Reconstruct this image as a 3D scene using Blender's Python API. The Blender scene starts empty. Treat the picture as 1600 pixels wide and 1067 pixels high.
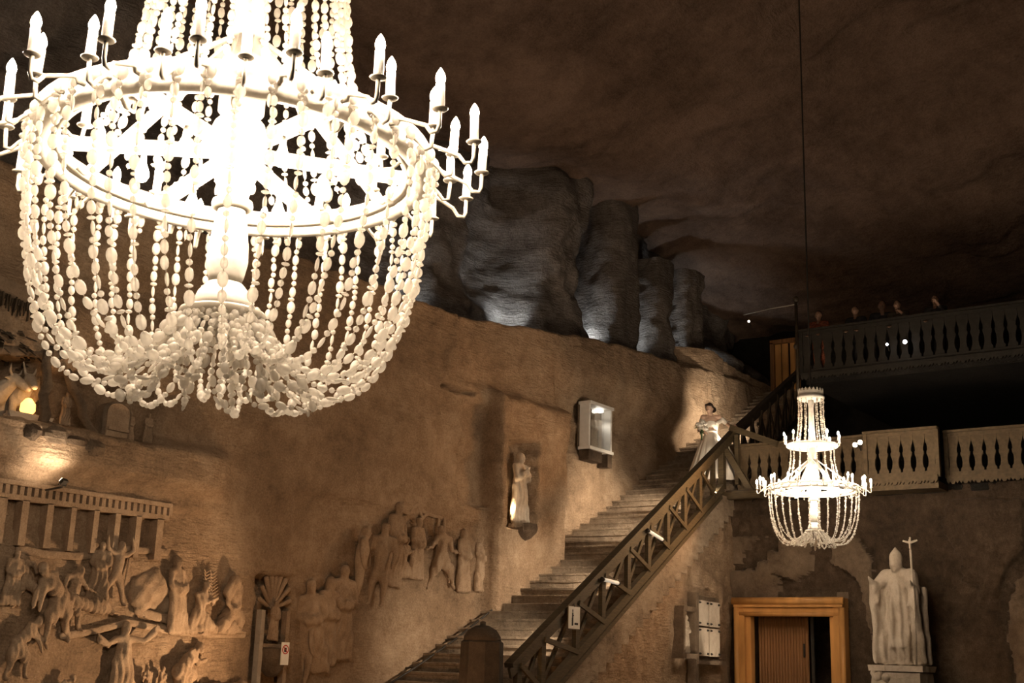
import bpy, bmesh, math, random
import numpy as np
from mathutils import Vector, Matrix, Euler, noise
random.seed(7)
S = bpy.context.scene
COL = S.collection
PI = math.pi

# ------------------------------------------------------------------ camera
FPX = 1950.0
PITCH, YAW, ROLL = math.radians(14.5), math.radians(36), math.radians(1.85)
EYE = Vector((0, 0, 1.6))
_fh = Vector((math.cos(YAW), math.sin(YAW), 0)); _r0 = Vector((math.sin(YAW), -math.cos(YAW), 0)); _up = Vector((0, 0, 1))
FWD = _fh*math.cos(PITCH) + _up*math.sin(PITCH)
_u0 = -_fh*math.sin(PITCH) + _up*math.cos(PITCH)
RGT = _r0*math.cos(ROLL) + _u0*math.sin(ROLL)
UPV = _u0*math.cos(ROLL) - _r0*math.sin(ROLL)
cam_d = bpy.data.cameras.new('camera'); cam = bpy.data.objects.new('camera', cam_d); COL.objects.link(cam)
m3 = Matrix((RGT, UPV, -FWD)).transposed()
cam.matrix_world = Matrix.Translation(EYE) @ m3.to_4x4()
cam_d.sensor_width = 36; cam_d.lens = 36*FPX/1600; cam_d.clip_start = .05; cam_d.clip_end = 200
S.camera = cam

# ------------------------------------------------------------------ world, exposure
w = bpy.data.worlds.new('world'); S.world = w; w.use_nodes = True
w.node_tree.nodes['Background'].inputs[0].default_value = (.5, .36, .24, 1)
w.node_tree.nodes['Background'].inputs[1].default_value = .006
S.view_settings.view_transform = 'Standard'; S.view_settings.look = 'None'
S.view_settings.exposure = 0.0; S.view_settings.gamma = 1.0; S.view_settings.use_curve_mapping = False
S.cycles.max_bounces = 6; S.cycles.diffuse_bounces = 2; S.cycles.glossy_bounces = 2; S.cycles.transmission_bounces = 5
S.cycles.transparent_max_bounces = 10; S.cycles.caustics_reflective = False; S.cycles.caustics_refractive = False
S.cycles.sample_clamp_indirect = 4.0; S.cycles.use_denoising = True; S.cycles.use_adaptive_sampling = False

WARM = (1.0, .49, .18); COOL = (.80, .91, 1.0); NEUT = (1.0, .82, .62)
BULB = 580.0

# ------------------------------------------------------------------ layout helpers: a viewing ray meets a real plane of the hall
def ray(x, y): return FWD + RGT*((x-800)/FPX) - UPV*((y-533.5)/FPX)
def onY(x, y, Y=13.0): d = ray(x, y); return EYE + d*((Y-EYE.y)/d.y)
def onX(x, y, X=22.8): d = ray(x, y); return EYE + d*((X-EYE.x)/d.x)
def onS(x, y, off=0.0):            # the outer side of the staircase
    n = Vector((1.0, -8.4, 0)).normalized(); q = Vector((14.3, 10.0, 0)) + n*off; d = ray(x, y)
    return EYE + d*(((q-Vector((EYE.x, EYE.y, 0))).dot(n))/d.dot(n))
def tread_z(x): return 1.54 + .515*(x-15.75)
def outer_y(x): return 10.0 + (x-14.3)*(1.0/8.4)

# ------------------------------------------------------------------ materials
def nodes(name):
    m = bpy.data.materials.new(name); m.use_nodes = True; nt = m.node_tree
    b = nt.nodes['Principled BSDF']; return m, nt, b
def mk(nt, t, **kw):
    n = nt.nodes.new(t)
    for k, v in kw.items(): setattr(n, k, v)
    return n
def ramp(nt, fac, stops):
    r = mk(nt, 'ShaderNodeValToRGB'); el = r.color_ramp.elements
    while len(el) < len(stops): el.new(.5)
    for e, (p, c) in zip(el, stops): e.position = p; e.color = (*c, 1)
    nt.links.new(fac, r.inputs[0]); return r.outputs[0]
def rock(name, dark, mid, light, scale=1.0, bump=.5, strokes=True, rough=.85, stretch=(1, 1, 1)):
    m, nt, b = nodes(name); L = nt.links.new
    g = mk(nt, 'ShaderNodeNewGeometry'); mp = mk(nt, 'ShaderNodeMapping'); L(g.outputs['Position'], mp.inputs[0])
    mp.inputs['Scale'].default_value = stretch
    def ns(sc, det=6, rg=.6, src=None):
        n = mk(nt, 'ShaderNodeTexNoise'); n.inputs['Scale'].default_value = sc*scale; n.inputs['Detail'].default_value = det
        n.inputs['Roughness'].default_value = rg; L(src or mp.outputs[0], n.inputs['Vector']); return n.outputs['Fac']
    big, med, fin = ns(.55, 5), ns(3.2, 8, .7), ns(30, 4, .8)
    mx = mk(nt, 'ShaderNodeMath', operation='MULTIPLY_ADD'); L(big, mx.inputs[0]); mx.inputs[1].default_value = .46
    m2 = mk(nt, 'ShaderNodeMath', operation='MULTIPLY_ADD'); L(med, m2.inputs[0]); m2.inputs[1].default_value = .33
    m3_ = mk(nt, 'ShaderNodeMath', operation='MULTIPLY'); L(fin, m3_.inputs[0]); m3_.inputs[1].default_value = .34
    L(m3_.outputs[0], m2.inputs[2]); L(m2.outputs[0], mx.inputs[2])
    c = ramp(nt, mx.outputs[0], [(.40, dark), (.56, mid), (.74, light)])
    L(c, b.inputs['Base Color']); b.inputs['Roughness'].default_value = rough; b.inputs['Specular IOR Level'].default_value = .25
    h = mk(nt, 'ShaderNodeMath', operation='MULTIPLY_ADD'); L(med, h.inputs[0]); h.inputs[1].default_value = .8
    h2 = mk(nt, 'ShaderNodeMath', operation='MULTIPLY'); L(fin, h2.inputs[0]); h2.inputs[1].default_value = .22; L(h2.outputs[0], h.inputs[2])
    out = h.outputs[0]
    if strokes:                                   # short slanting pick marks of the miners
        mp2 = mk(nt, 'ShaderNodeMapping'); L(g.outputs['Position'], mp2.inputs[0]); mp2.inputs['Rotation'].default_value = (.2, .7, .3); mp2.inputs['Scale'].default_value = (5, 5, 26)
        st = ns(1.0/scale*1.0, 2, .5, mp2.outputs[0])
        h3 = mk(nt, 'ShaderNodeMath', operation='MULTIPLY_ADD'); L(st, h3.inputs[0]); h3.inputs[1].default_value = .35; L(out, h3.inputs[2]); out = h3.outputs[0]
    bp = mk(nt, 'ShaderNodeBump'); bp.inputs['Strength'].default_value = bump; bp.inputs['Distance'].default_value = .12; L(out, bp.inputs['Height'])
    L(bp.outputs[0], b.inputs['Normal']); return m
def plain(name, col, rough=.6, var=.12, scale=20, metal=0, bump=.1, spec=.3, stretch=(1, 1, 1)):
    m, nt, b = nodes(name); L = nt.links.new
    tc = mk(nt, 'ShaderNodeTexCoord'); mp = mk(nt, 'ShaderNodeMapping'); L(tc.outputs['Object'], mp.inputs[0]); mp.inputs['Scale'].default_value = stretch
    n = mk(nt, 'ShaderNodeTexNoise'); n.inputs['Scale'].default_value = scale; n.inputs['Detail'].default_value = 5; L(mp.outputs[0], n.inputs['Vector'])
    lo = tuple(c*(1-var) for c in col); hi = tuple(min(1, c*(1+var)) for c in col)
    L(ramp(nt, n.outputs['Fac'], [(.3, lo), (.7, hi)]), b.inputs['Base Color'])
    b.inputs['Roughness'].default_value = rough; b.inputs['Metallic'].default_value = metal; b.inputs['Specular IOR Level'].default_value = spec
    if bump:
        bp = mk(nt, 'ShaderNodeBump'); bp.inputs['Strength'].default_value = bump; bp.inputs['Distance'].default_value = .01
        L(n.outputs['Fac'], bp.inputs['Height']); L(bp.outputs[0], b.inputs['Normal'])
    return m
def emit(name, col, st):
    m, nt, b = nodes(name); b.inputs['Base Color'].default_value = (*col, 1)
    b.inputs['Emission Color'].default_value = (*col, 1); b.inputs['Emission Strength'].default_value = st; return m
def crystal(name, col, trans=.45, clear=0.0):
    m, nt, b = nodes(name); L = nt.links.new
    n = mk(nt, 'ShaderNodeTexNoise'); n.inputs['Scale'].default_value = 30; g = mk(nt, 'ShaderNodeNewGeometry'); L(g.outputs['Position'], n.inputs['Vector'])
    c = ramp(nt, n.outputs['Fac'], [(.3, tuple(x*.86 for x in col)), (.7, col)])
    L(c, b.inputs['Base Color']); b.inputs['Roughness'].default_value = .28; b.inputs['Specular IOR Level'].default_value = .6
    t = mk(nt, 'ShaderNodeBsdfTranslucent'); L(c, t.inputs[0]); mx = mk(nt, 'ShaderNodeMixShader'); mx.inputs[0].default_value = trans
    L(b.outputs[0], mx.inputs[1]); L(t.outputs[0], mx.inputs[2])
    out = mx.outputs[0]
    if clear:
        tp = mk(nt, 'ShaderNodeBsdfTransparent'); tp.inputs[0].default_value = (.98, .95, .90, 1); m2 = mk(nt, 'ShaderNodeMixShader'); m2.inputs[0].default_value = clear
        L(out, m2.inputs[1]); L(tp.outputs[0], m2.inputs[2]); out = m2.outputs[0]
    L(out, nt.nodes['Material Output'].inputs[0]); return m
M = {}
M['wall'] = rock('salt_rock_wall', (.11, .070, .040), (.30, .203, .125), (.54, .40, .27), 1.15, .9)
M['relief'] = rock('salt_rock_relief', (.16, .105, .064), (.32, .222, .142), (.52, .39, .27), 1.8, .6, False)
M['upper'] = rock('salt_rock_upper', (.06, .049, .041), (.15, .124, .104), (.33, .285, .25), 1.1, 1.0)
M['ceil'] = rock('salt_rock_ceiling', (.085, .052, .036), (.21, .133, .092), (.35, .232, .165), .9, 1.0, True, .9, (1, 1, 1))
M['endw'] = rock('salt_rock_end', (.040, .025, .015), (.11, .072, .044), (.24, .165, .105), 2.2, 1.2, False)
M['bollard'] = rock('dark_bollard_stone', (.02, .015, .011), (.05, .037, .026), (.10, .075, .055), 3.0, .6, False)
M['gloom'] = rock('shade_coloured_gallery_rock', (.008, .007, .006), (.018, .015, .012), (.035, .03, .025), 1.2, .8, False)  # gallery shade put into the colour of its rock and floors
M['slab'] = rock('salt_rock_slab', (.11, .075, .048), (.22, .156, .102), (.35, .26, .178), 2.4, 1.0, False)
M['step'] = rock('salt_rock_step', (.11, .08, .053), (.32, .24, .165), (.56, .44, .32), 3.5, .8, False, .8, (.6, 1, 1))
M['floor'] = rock('salt_floor', (.10, .085, .07), (.17, .15, .13), (.27, .24, .21), 1.2, .15, False, .45)
M['statue'] = rock('pale_salt_statue', (.34, .27, .20), (.52, .43, .33), (.66, .57, .46), 3.5, .5, False)
M['timber'] = plain('olive_painted_timber', (.072, .052, .027), .6, .35, 7, bump=.3, stretch=(1, 1, 8))
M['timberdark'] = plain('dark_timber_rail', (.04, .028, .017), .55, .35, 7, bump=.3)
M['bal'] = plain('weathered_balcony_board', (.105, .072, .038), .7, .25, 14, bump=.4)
M['balshade'] = plain('shade_coloured_board', (.02, .016, .011), .7, .25, 14, bump=.4)  # shade of the upper balcony painted into its board colour
M['doorwood'] = plain('honey_pine', (.50, .25, .08), .45, .25, 4, bump=.25, stretch=(1, 1, .25))
M['doorleaf'] = plain('dark_pine_boards', (.24, .115, .045), .5, .35, 6, bump=.3, stretch=(3, 3, .3))
M['whitemetal'] = plain('white_painted_metal', (.78, .74, .68), .4, .05, 12, bump=0)
M['candle'] = crystal('white_candle_sleeve', (.92, .89, .83), .3)
M['arm'] = plain('cream_chandelier_arm', (.62, .56, .47), .4, .1, 15, bump=0)
M['bead'] = crystal('salt_crystal_bead', (.98, .94, .88), .74, .18)
M['beamwhite'] = crystal('salt_carved_column', (.86, .81, .72), .12)
M['thread'] = plain('bead_wire', (.55, .47, .36), .5, .05, bump=0)
M['bulb'] = emit('glowing_bulb', (1.0, .80, .59), BULB)
M['iron'] = plain('dark_iron', (.03, .025, .02), .5, .3)
M['skin'] = plain('skin', (.62, .42, .31), .5, .06, bump=0)
M['hair'] = plain('dark_brown_hair', (.035, .02, .013), .45, .3, 60, stretch=(1, 1, .2))
M['satin'] = plain('ivory_satin', (.86, .80, .70), .45, .04, 8, bump=.05)
M['petal'] = plain('white_petals', (.85, .80, .72), .6, .1, 40)
M['leaf'] = plain('bouquet_leaf', (.06, .09, .035), .6, .3, 30)
M['black'] = plain('black_ink', (.01, .01, .01), .6, 0, bump=0)
M['red'] = plain('sign_red', (.45, .03, .02), .5, 0, bump=0)
M['sign'] = plain('white_sign_panel', (.80, .76, .68), .5, .03, bump=0)
M['lampwhite'] = emit('lit_floodlight_glass', (.85, .93, 1.0), 30)
M['lampwarm'] = emit('lit_warm_lamp', (1.0, .78, .50), 30)
M['glass'] = None
m, nt, b = nodes('case_glass'); b.inputs['Base Color'].default_value = (.9, .95, .95, 1); b.inputs['Roughness'].default_value = .05
b.inputs['Transmission Weight'].default_value = 1.0; b.inputs['IOR'].default_value = 1.1; b.inputs['Alpha'].default_value = .25; M['glass'] = m

# ------------------------------------------------------------------ mesh building
class MB:
    def __init__(s): s.v = []; s.f = []
    def add(s, vs, fs):
        o = len(s.v); s.v.extend([tuple(p) for p in vs]); s.f.extend([tuple(i+o for i in f) for f in fs]); return s
    def box(s, c, d, rot=None):
        h = [x/2 for x in d]; R = rot.to_matrix() if isinstance(rot, Euler) else rot
        vs = []
        for sx in (-1, 1):
            for sy in (-1, 1):
                for sz in (-1, 1):
                    p = Vector((sx*h[0], sy*h[1], sz*h[2]))
                    vs.append((R @ p if R else p) + Vector(c))
        return s.add(vs, [(0, 1, 3, 2), (4, 6, 7, 5), (0, 4, 5, 1), (2, 3, 7, 6), (0, 2, 6, 4), (1, 5, 7, 3)])
    def bar(s, a, b, wid, hei, up=(0, 0, 1)):
        a, b = Vector(a), Vector(b); d = (b-a); L = d.length; d.normalize(); u = Vector(up)
        x = d.cross(u)
        if x.length < 1e-4: x = Vector((1, 0, 0))
        x.normalize(); u = x.cross(d)
        R = Matrix((x, d, u)).transposed(); return s.box((a+b)/2, (wid, L, hei), R)
    def tube(s, pts, rad, n=8, cap=True):
        pts = [Vector(p) for p in pts]; k = len(pts); rs = rad if hasattr(rad, '__len__') else [rad]*k
        vs, fs = [], []; ref = None
        for i in range(k):
            t = (pts[min(i+1, k-1)] - pts[max(i-1, 0)]); t = t.normalized() if t.length > 1e-9 else Vector((0, 0, 1))
            if ref is None: ref = Vector((1, 0, 0)) if abs(t.x) < .8 else Vector((0, 1, 0))
            a = (ref - t*ref.dot(t)).normalized(); ref = a; bb = t.cross(a)
            for j in range(n):
                q = 2*PI*j/n; vs.append(pts[i] + (a*math.cos(q) + bb*math.sin(q))*rs[i])
        for i in range(k-1):
            for j in range(n): fs.append((i*n+j, i*n+(j+1) % n, (i+1)*n+(j+1) % n, (i+1)*n+j))
        if cap: fs.append(tuple(range(n))[::-1]); fs.append(tuple(range((k-1)*n, k*n)))
        return s.add(vs, fs)
    def lathe(s, prof, n=24, c=(0, 0, 0), close=False):
        vs, fs = [], []; k = len(prof); c = Vector(c)
        for r, z in prof:
            for j in range(n): q = 2*PI*j/n; vs.append(c + Vector((r*math.cos(q), r*math.sin(q), z)))
        for i in range(k if close else k-1):
            i2 = (i+1) % k
            for j in range(n): fs.append((i*n+j, i*n+(j+1) % n, i2*n+(j+1) % n, i2*n+j))
        if not close: fs.append(tuple(range(n))[::-1]); fs.append(tuple(range((k-1)*n, k*n)))
        return s.add(vs, fs)
    def ell(s, c, r, n=10, k=7, rot=None):
        c = Vector(c); r = r if hasattr(r, '__len__') else (r, r, r); vs, fs = [], []
        for i in range(1, k):
            t = PI*i/k
            for j in range(n):
                q = 2*PI*j/n; p = Vector((r[0]*math.sin(t)*math.cos(q), r[1]*math.sin(t)*math.sin(q), r[2]*math.cos(t)))
                vs.append((rot @ p if rot else p) + c)
        for z in (r[2], -r[2]):
            p = Vector((0, 0, z)); vs.append((rot @ p if rot else p)+c)
        a, bq = len(vs)-2, len(vs)-1
        for i in range(k-2):
            for j in range(n): fs.append((i*n+j, (i+1)*n+j, (i+1)*n+(j+1) % n, i*n+(j+1) % n))
        for j in range(n): fs.append((a, j, (j+1) % n)); fs.append((bq, (k-2)*n+(j+1) % n, (k-2)*n+j))
        return s.add(vs, fs)
    def cap(s, a, ra, b, rb, n=10):
        a, b = Vector(a), Vector(b); d = (b-a); L = d.length
        if L < 1e-6: return s.ell(a, ra)
        d.normalize(); pts, rs = [], []
        for q in (-.98, -.8, -.45): pts.append(a + d*(ra*q)); rs.append(ra*math.sqrt(1-q*q))
        pts.append(a); rs.append(ra); pts.append(b); rs.append(rb)
        for q in (.45, .8, .98): pts.append(b + d*(rb*q)); rs.append(rb*math.sqrt(1-q*q))
        return s.tube(pts, rs, n)
    def prism(s, poly, fn, t0, t1):     # polygon in (u,v); fn(u,v,t) -> point
        n = len(poly); vs = [fn(u, v, t0) for u, v in poly] + [fn(u, v, t1) for u, v in poly]
        fs = [tuple(range(n)), tuple(range(n, 2*n))[::-1]] + [(i, i+n, (i+1) % n+n, (i+1) % n) for i in range(n)]
        return s.add(vs, fs)
    def build(s, name, mat, parent=None, smooth=False, loc=None):
        me = bpy.data.meshes.new(name); me.from_pydata(s.v, [], s.f); me.validate()
        bm = bmesh.new(); bm.from_mesh(me); bmesh.ops.recalc_face_normals(bm, faces=bm.faces); bm.to_mesh(me); bm.free()
        return link(name, me, mat, parent, smooth, loc)
def link(name, me, mat, parent=None, smooth=False, loc=None):
    o = bpy.data.objects.new(name, me); COL.objects.link(o)
    if mat is not None and len(me.materials) == 0: me.materials.append(M[mat] if isinstance(mat, str) else mat)
    if smooth: me.polygons.foreach_set('use_smooth', [True]*len(me.polygons))
    if loc is not None: o.location = loc
    if parent: o.parent = parent
    return o
def tag(o, label=None, cat=None, group=None, kind=None):
    if label: o['label'] = label
    if cat: o['category'] = cat
    if group: o['group'] = group
    if kind: o['kind'] = kind
    return o
def thing(name, loc, label, cat, group=None, rz=0):
    o = bpy.data.objects.new(name, None); COL.objects.link(o); o.location = loc; o.rotation_euler = (0, 0, rz); o.empty_display_size = .2
    return tag(o, label, cat, group)
def sculpt(mb, voxel, smooth=4, fold=None):
    """one continuous surface grown over overlapping limbs"""
    me = bpy.data.meshes.new('tmp'); me.from_pydata(mb.v, [], mb.f)
    bm = bmesh.new(); bm.from_mesh(me); bmesh.ops.recalc_face_normals(bm, faces=bm.faces); bm.to_mesh(me); bm.free()
    o = bpy.data.objects.new('tmp', me); COL.objects.link(o)
    r = o.modifiers.new('r', 'REMESH'); r.mode = 'VOXEL'; r.voxel_size = voxel
    if smooth: sm = o.modifiers.new('s', 'SMOOTH'); sm.iterations = smooth; sm.factor = .5
    dg = bpy.context.evaluated_depsgraph_get()
    out = bpy.data.meshes.new_from_object(o.evaluated_get(dg)); bpy.data.objects.remove(o); bpy.data.meshes.remove(me)
    out.materials.clear()
    if fold:
        n = len(out.vertices); co = np.empty(n*3); no = np.empty(n*3); out.vertices.foreach_get('co', co); out.vertices.foreach_get('normal', no)
        co = co.reshape(-1, 3); no = no.reshape(-1, 3); co += no*fold(co)[:, None]; out.vertices.foreach_set('co', co.ravel()); out.update()
    return out
def smoothstep(a, b, x):
    t = max(0.0, min(1.0, (x-a)/(b-a))); return t*t*(3-2*t)
def nz(x, y, z, s, oct=4): return noise.fractal(Vector((x*s, y*s, z*s)), 1.0, 2.0, oct)
def grid(name, nu, nv, fn, mat, kind='structure', parent=None, smooth=True):
    vs = [fn(i/(nu-1), j/(nv-1)) for j in range(nv) for i in range(nu)]
    fs = [(j*nu+i, j*nu+i+1, (j+1)*nu+i+1, (j+1)*nu+i) for j in range(nv-1) for i in range(nu-1)]
    me = bpy.data.meshes.new(name); me.from_pydata(vs, [], fs); o = link(name, me, mat, parent, smooth)
    if kind: o['kind'] = kind
    return o
def copy_of(o, parent, loc=None, rz=None):
    c = o.copy(); COL.objects.link(c); c.parent = parent
    if loc is not None: c.location = loc
    if rz is not None: c.rotation_euler = (0, 0, rz)
    return c
def spot(name, loc, target, power, col, angle, parent=None, blend=.5, size=.05):
    d = bpy.data.lights.new(name, 'SPOT'); d.energy = power; d.color = col; d.spot_size = math.radians(angle); d.spot_blend = blend; d.shadow_soft_size = size
    o = bpy.data.objects.new(name, d); COL.objects.link(o); o.location = loc
    o.rotation_euler = (Vector(target)-Vector(loc)).to_track_quat('-Z', 'Y').to_euler()
    return o
def floodlight(loc, target, power, col, angle, label, group, s=1.0, blend=.5, lamp='lampwhite', size=.06):
    """small lamp: bracket, housing, front glass, and the light it throws"""
    loc, target = Vector(loc), Vector(target); t = thing('floodlight', loc, label, 'lamp', group)
    q = (target-loc).to_track_quat('-Z', 'Y'); R = q.to_matrix()
    MB().box(R @ Vector((0, 0, .05*s)), (.16*s, .12*s, .09*s), R).build('housing', 'iron', t)
    MB().box(R @ Vector((0, 0, .0)), (.14*s, .10*s, .012*s), R).build('front_glass', lamp, t)
    MB().tube([R @ Vector((-.1*s, 0, .05*s)), (-.1*s, 0, -.12*s), (.1*s, 0, -.12*s), R @ Vector((.1*s, 0, .05*s))], .012*s, 6).build('bracket', 'iron', t)
    l = spot('beam', R @ Vector((0, 0, -.02*s)), R @ Vector((0, 0, -1)), power, col, angle, blend=blend, size=size); l.parent = t
    return t

# ================================================================== STRUCTURE
def strokes(x, y, z): return noise.noise(Vector((x*2.2+z*1.1, y*2.0, z*5.5)))
# --- left wall, lower part up to the ledge
def ledge_z(x):
    if x < 16.3: return 7.45 + .02*(x-16)
    return 7.45 + (x-16.3)*.142 if x < 21 else 8.12 + (x-21)*.07
RECESS = []      # (x0,x1,z0,z1,depth,soft)
def rect(p0, p1, depth, soft=.08, Y=13.0):
    a, b_ = onY(*p0, Y), onY(*p1, Y); RECESS.append((min(a.x, b_.x), max(a.x, b_.x), min(a.z, b_.z), max(a.z, b_.z), depth, soft))
rect((-60, 530), (62, 662), 1.0, .10)                 # nativity grotto
rect((80, 575), (245, 696), .40, .12)                 # its side bay
rect((462, 768), (835, 1150), .07, .14)               # middle relief panel
rect((404, 900), (447, 1150), .42, .10)               # shell niche
rect((724, 622), (764, 795), .14, .06)
rect((694, 598), (742, 617), .55, .07)                # dark pocket
rect((797, 682), (836, 830), .42, .05, 12.74)                # statue niche
rect((912, 622), (958, 716), .05, .04)
rect((-60, 770), (250, 858), .05, .03)                # entablature bed
BX0, BX1 = onY(766, 700).x, onY(870, 700).x
def wall_y(x, z):
    y = 13.0
    rel = smoothstep(19.6, 20.2, x) + (1-smoothstep(5.5, 7, x)) + smoothstep(4.4, 4.9, z)
    amp = .25 + .75*min(1, rel)
    y += .16*amp*nz(x, 0, z, .55, 3) + .05*amp*nz(x, 5, z, 2.0, 4) + .012*strokes(x, 3, z)
    y += .36*smoothstep(BX1-.04, BX1+.14, x)*(1-smoothstep(6.6, 7.4, z))
    # buttress holding the lit niche
    butt = smoothstep(BX0-.05, BX0+.05, x)*(1-smoothstep(BX1-.05, BX1+.05, x))*(1-smoothstep(6.15+.1*nz(x, 1, 0, 2), 6.4+.1*nz(x, 1, 0, 2), z))
    y -= .26*butt
    # sloping shelf under the grotto
    sh = (1-smoothstep(10.9, 11.6, x))
    y -= sh*.35*smoothstep(3.45, 3.75, z)*(1-smoothstep(4.1, 4.35, z))
    y -= sh*.12*smoothstep(3.36, 3.44, z)*(1-smoothstep(3.45, 3.6, z))
    y += sh*.25*smoothstep(5.6, 6.2, z)
    y += .10*smoothstep(16.25, 16.45, x)*smoothstep(6.2, 6.5, z)
    for x0, x1, z0, z1, d, s in RECESS:
        if x0-.3 < x < x1+.3 and z0-.3 < z < z1+.3:
            jag = .05*noise.noise(Vector((x*4, 1, z*4)))
            k = smoothstep(x0-s/2, x0+s/2, x+jag)*(1-smoothstep(x1-s/2, x1+s/2, x+jag))*smoothstep(z0-s/2, z0+s/2, z+jag)*(1-smoothstep(z1-s/2, z1+s/2, z+jag))
            y += d*k
    return y
def wl(u, v):
    x = 4.0 + u*27.0
    if v <= .94:
        z = v/.94*ledge_z(x); z += .05*nz(x, 0, 0, 1.7, 3)*smoothstep(.8, .94, v); return (x, wall_y(x, z), z)
    k = (v-.94)/.06; y = wall_y(x, ledge_z(x)*.999) + k*2.6
    return (x, y, ledge_z(x)+.05*nz(x, 0, 0, 1.7, 3)+.06*nz(x, y, 0, 2)*k)
wall_left = grid('wall_left', 620, 190, wl, 'wall')
tag(wall_left, 'long brown carved salt rock wall rising to a ledge', 'wall')
# --- upper recessed wall over the ledge
def wlu(u, v):
    x = 4.0 + u*28.0; z = 7.0 + v*5.2
    y = 14.9 + .45*nz(x, 2, z, .45, 4) + .16*nz(x, 7, z, 1.6, 4) + .03*strokes(x, 8, z)
    ma = smoothstep(19.6, 20.4, x)*(1-smoothstep(21.75, 21.95, x)); y -= 1.05*ma
    y -= .5*smoothstep(17.1, 17.6, x)*(1-smoothstep(18.4, 18.9, x))*(.4+.6*smoothstep(8, 10.5, z))
    y -= 1.2*smoothstep(27.9, 28.6, x)*(1-smoothstep(9.2, 10.2, z))
    return (x, y, z)
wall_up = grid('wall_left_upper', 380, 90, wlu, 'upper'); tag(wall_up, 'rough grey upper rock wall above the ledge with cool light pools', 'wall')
def pillar(name, x0, x1, y0, y1, z0, z1, seed, label):
    def fn(u, v):
        a = 2*PI*u; c, s_ = math.cos(a), math.sin(a); p = 5
        rr = (abs(c)**p + abs(s_)**p)**(-1/p); x = (x0+x1)/2 + (x1-x0)/2*c*rr; y = (y0+y1)/2 + (y1-y0)/2*s_*rr; z = z0 + (z1-z0)*v
        k = .16*nz(x*1.0, y+seed, z*.6, 1.1, 4) + .05*nz(x, y+seed, z, 4, 3); taper = 1 + .10*math.sin(v*PI*1.3+seed)
        return ((x0+x1)/2 + (x-(x0+x1)/2)*taper + k*c, y + k*s_, z)
    o = grid(name, 56, 50, fn, 'upper'); return tag(o, label, 'pillar')
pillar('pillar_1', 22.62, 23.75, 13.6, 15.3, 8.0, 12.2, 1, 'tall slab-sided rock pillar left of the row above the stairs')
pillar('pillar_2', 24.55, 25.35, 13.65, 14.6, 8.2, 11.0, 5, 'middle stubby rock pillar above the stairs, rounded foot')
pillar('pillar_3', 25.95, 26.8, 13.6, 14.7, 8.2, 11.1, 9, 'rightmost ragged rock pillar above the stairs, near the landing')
# --- ceiling
def ce(u, v):
    x = -6 + u*44; y = -10 + v*26.5
    st = nz(x, y, 3, .16, 3)*2.2; fl = math.floor(st*2.0); fr = st*2-fl
    z = 11.75 + .09*(fl + smoothstep(.0, .07, fr)) + .10*nz(x, y, 0, .7, 4) + .03*nz(x, y, 9, 3, 3)
    z += 2.4*(1-smoothstep(6.5, 13.4, y))*(1-smoothstep(20, 28, x)) - 1.3*smoothstep(25, 33, x)
    return (x, y, z)
ceiling = grid('ceiling', 330, 200, ce, 'ceil'); tag(ceiling, 'dark brown rock ceiling of the underground hall with layered patches', 'ceiling')
MB().box((14, 3, -.1), (44, 26, .2)).build('floor', 'floor'); tag(bpy.data.objects['floor'], 'dark polished salt floor of the hall below', 'floor', kind='structure')
# --- rock under the stairs (outer side)
def us(u, v):
    x = 13.0 + u*10.0; top = tread_z(x)-.06; z = v*top
    y = outer_y(x) + .09*nz(x, 4, z, .8, 4) + .04*nz(x, 2, z, 3, 3)
    return (x, y + .02, z)
tag(grid('wall_stair_side', 230, 120, us, 'wall'), 'brown rock wall below the staircase', 'wall')
# --- end wall with the doorway
DY0, DY1, DZ = onX(1306, 950).y, onX(1168, 950).y, onX(1230, 957).z      # opening
def ew(x0, y0, y1, z0, z1, nu, nv, name, seed=0, mat='endw', amp=1.0, parent=None):
    def fn(u, v):
        y = y0 + (y1-y0)*u; z = z0 + (z1-z0)*v
        return (x0 + amp*(.14*nz(0, y+seed, z, .7, 4) + .05*nz(1, y, z, 3.0, 4)), y, z)
    return grid(name, nu, nv, fn, mat, 'structure' if not parent else None, parent)
we = thing('wall_end', (0, 0, 0), 'dark rough end wall under the balcony with a timber doorway', 'wall'); we['kind'] = 'structure'
PROUD = []
def slab(px_poly, t=.14):
    PROUD.append(([(p.y, p.z) for p in (onX(a, b_, 22.8) for a, b_ in px_poly)], t))
def inside(poly, u, v):
    c = False; n = len(poly); j = n-1
    for i in range(n):
        (xi, yi), (xj, yj) = poly[i], poly[j]
        if (yi > v) != (yj > v) and u < (xj-xi)*(v-yi)/(yj-yi)+xi: c = not c
        j = i
    return c
slab([(1140, 893), (1160, 890), (1184, 890), (1184, 878), (1200, 876), (1200, 862), (1218, 860), (1218, 840), (1264, 845), (1270, 892), (1248, 906), (1232, 904), (1205, 896), (1220, 905), (1220, 940), (1140, 940)], .15)
slab([(1297, 845), (1340, 842), (1362, 872), (1366, 905), (1372, 960), (1364, 1000), (1352, 945), (1338, 905), (1322, 893), (1298, 880)], .13)
slab([(1140, 838), (1200, 838), (1172, 848), (1172, 860), (1160, 862), (1160, 880), (1140, 884)], .08)
slab([(1598, 905), (1620, 880), (1660, 900), (1660, 1090), (1600, 1090), (1580, 1000), (1582, 945)], .4)
slab([(1470, 830), (1503, 868), (1503, 912), (1530, 912), (1530, 935), (1560, 925), (1575, 880), (1600, 860), (1600, 780), (1480, 780)], .10)
def ewf(y, z):
    x = 22.85 + .12*nz(0, y, z, .7, 4) + .05*nz(1, y, z, 3.0, 4)
    jy, jz = y+.05*noise.noise(Vector((0, y*7, z*7))), z+.05*noise.noise(Vector((5, y*7, z*7)))
    for poly, t_ in PROUD:
        if inside(poly, jy, jz): x -= t_
    return x
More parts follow.
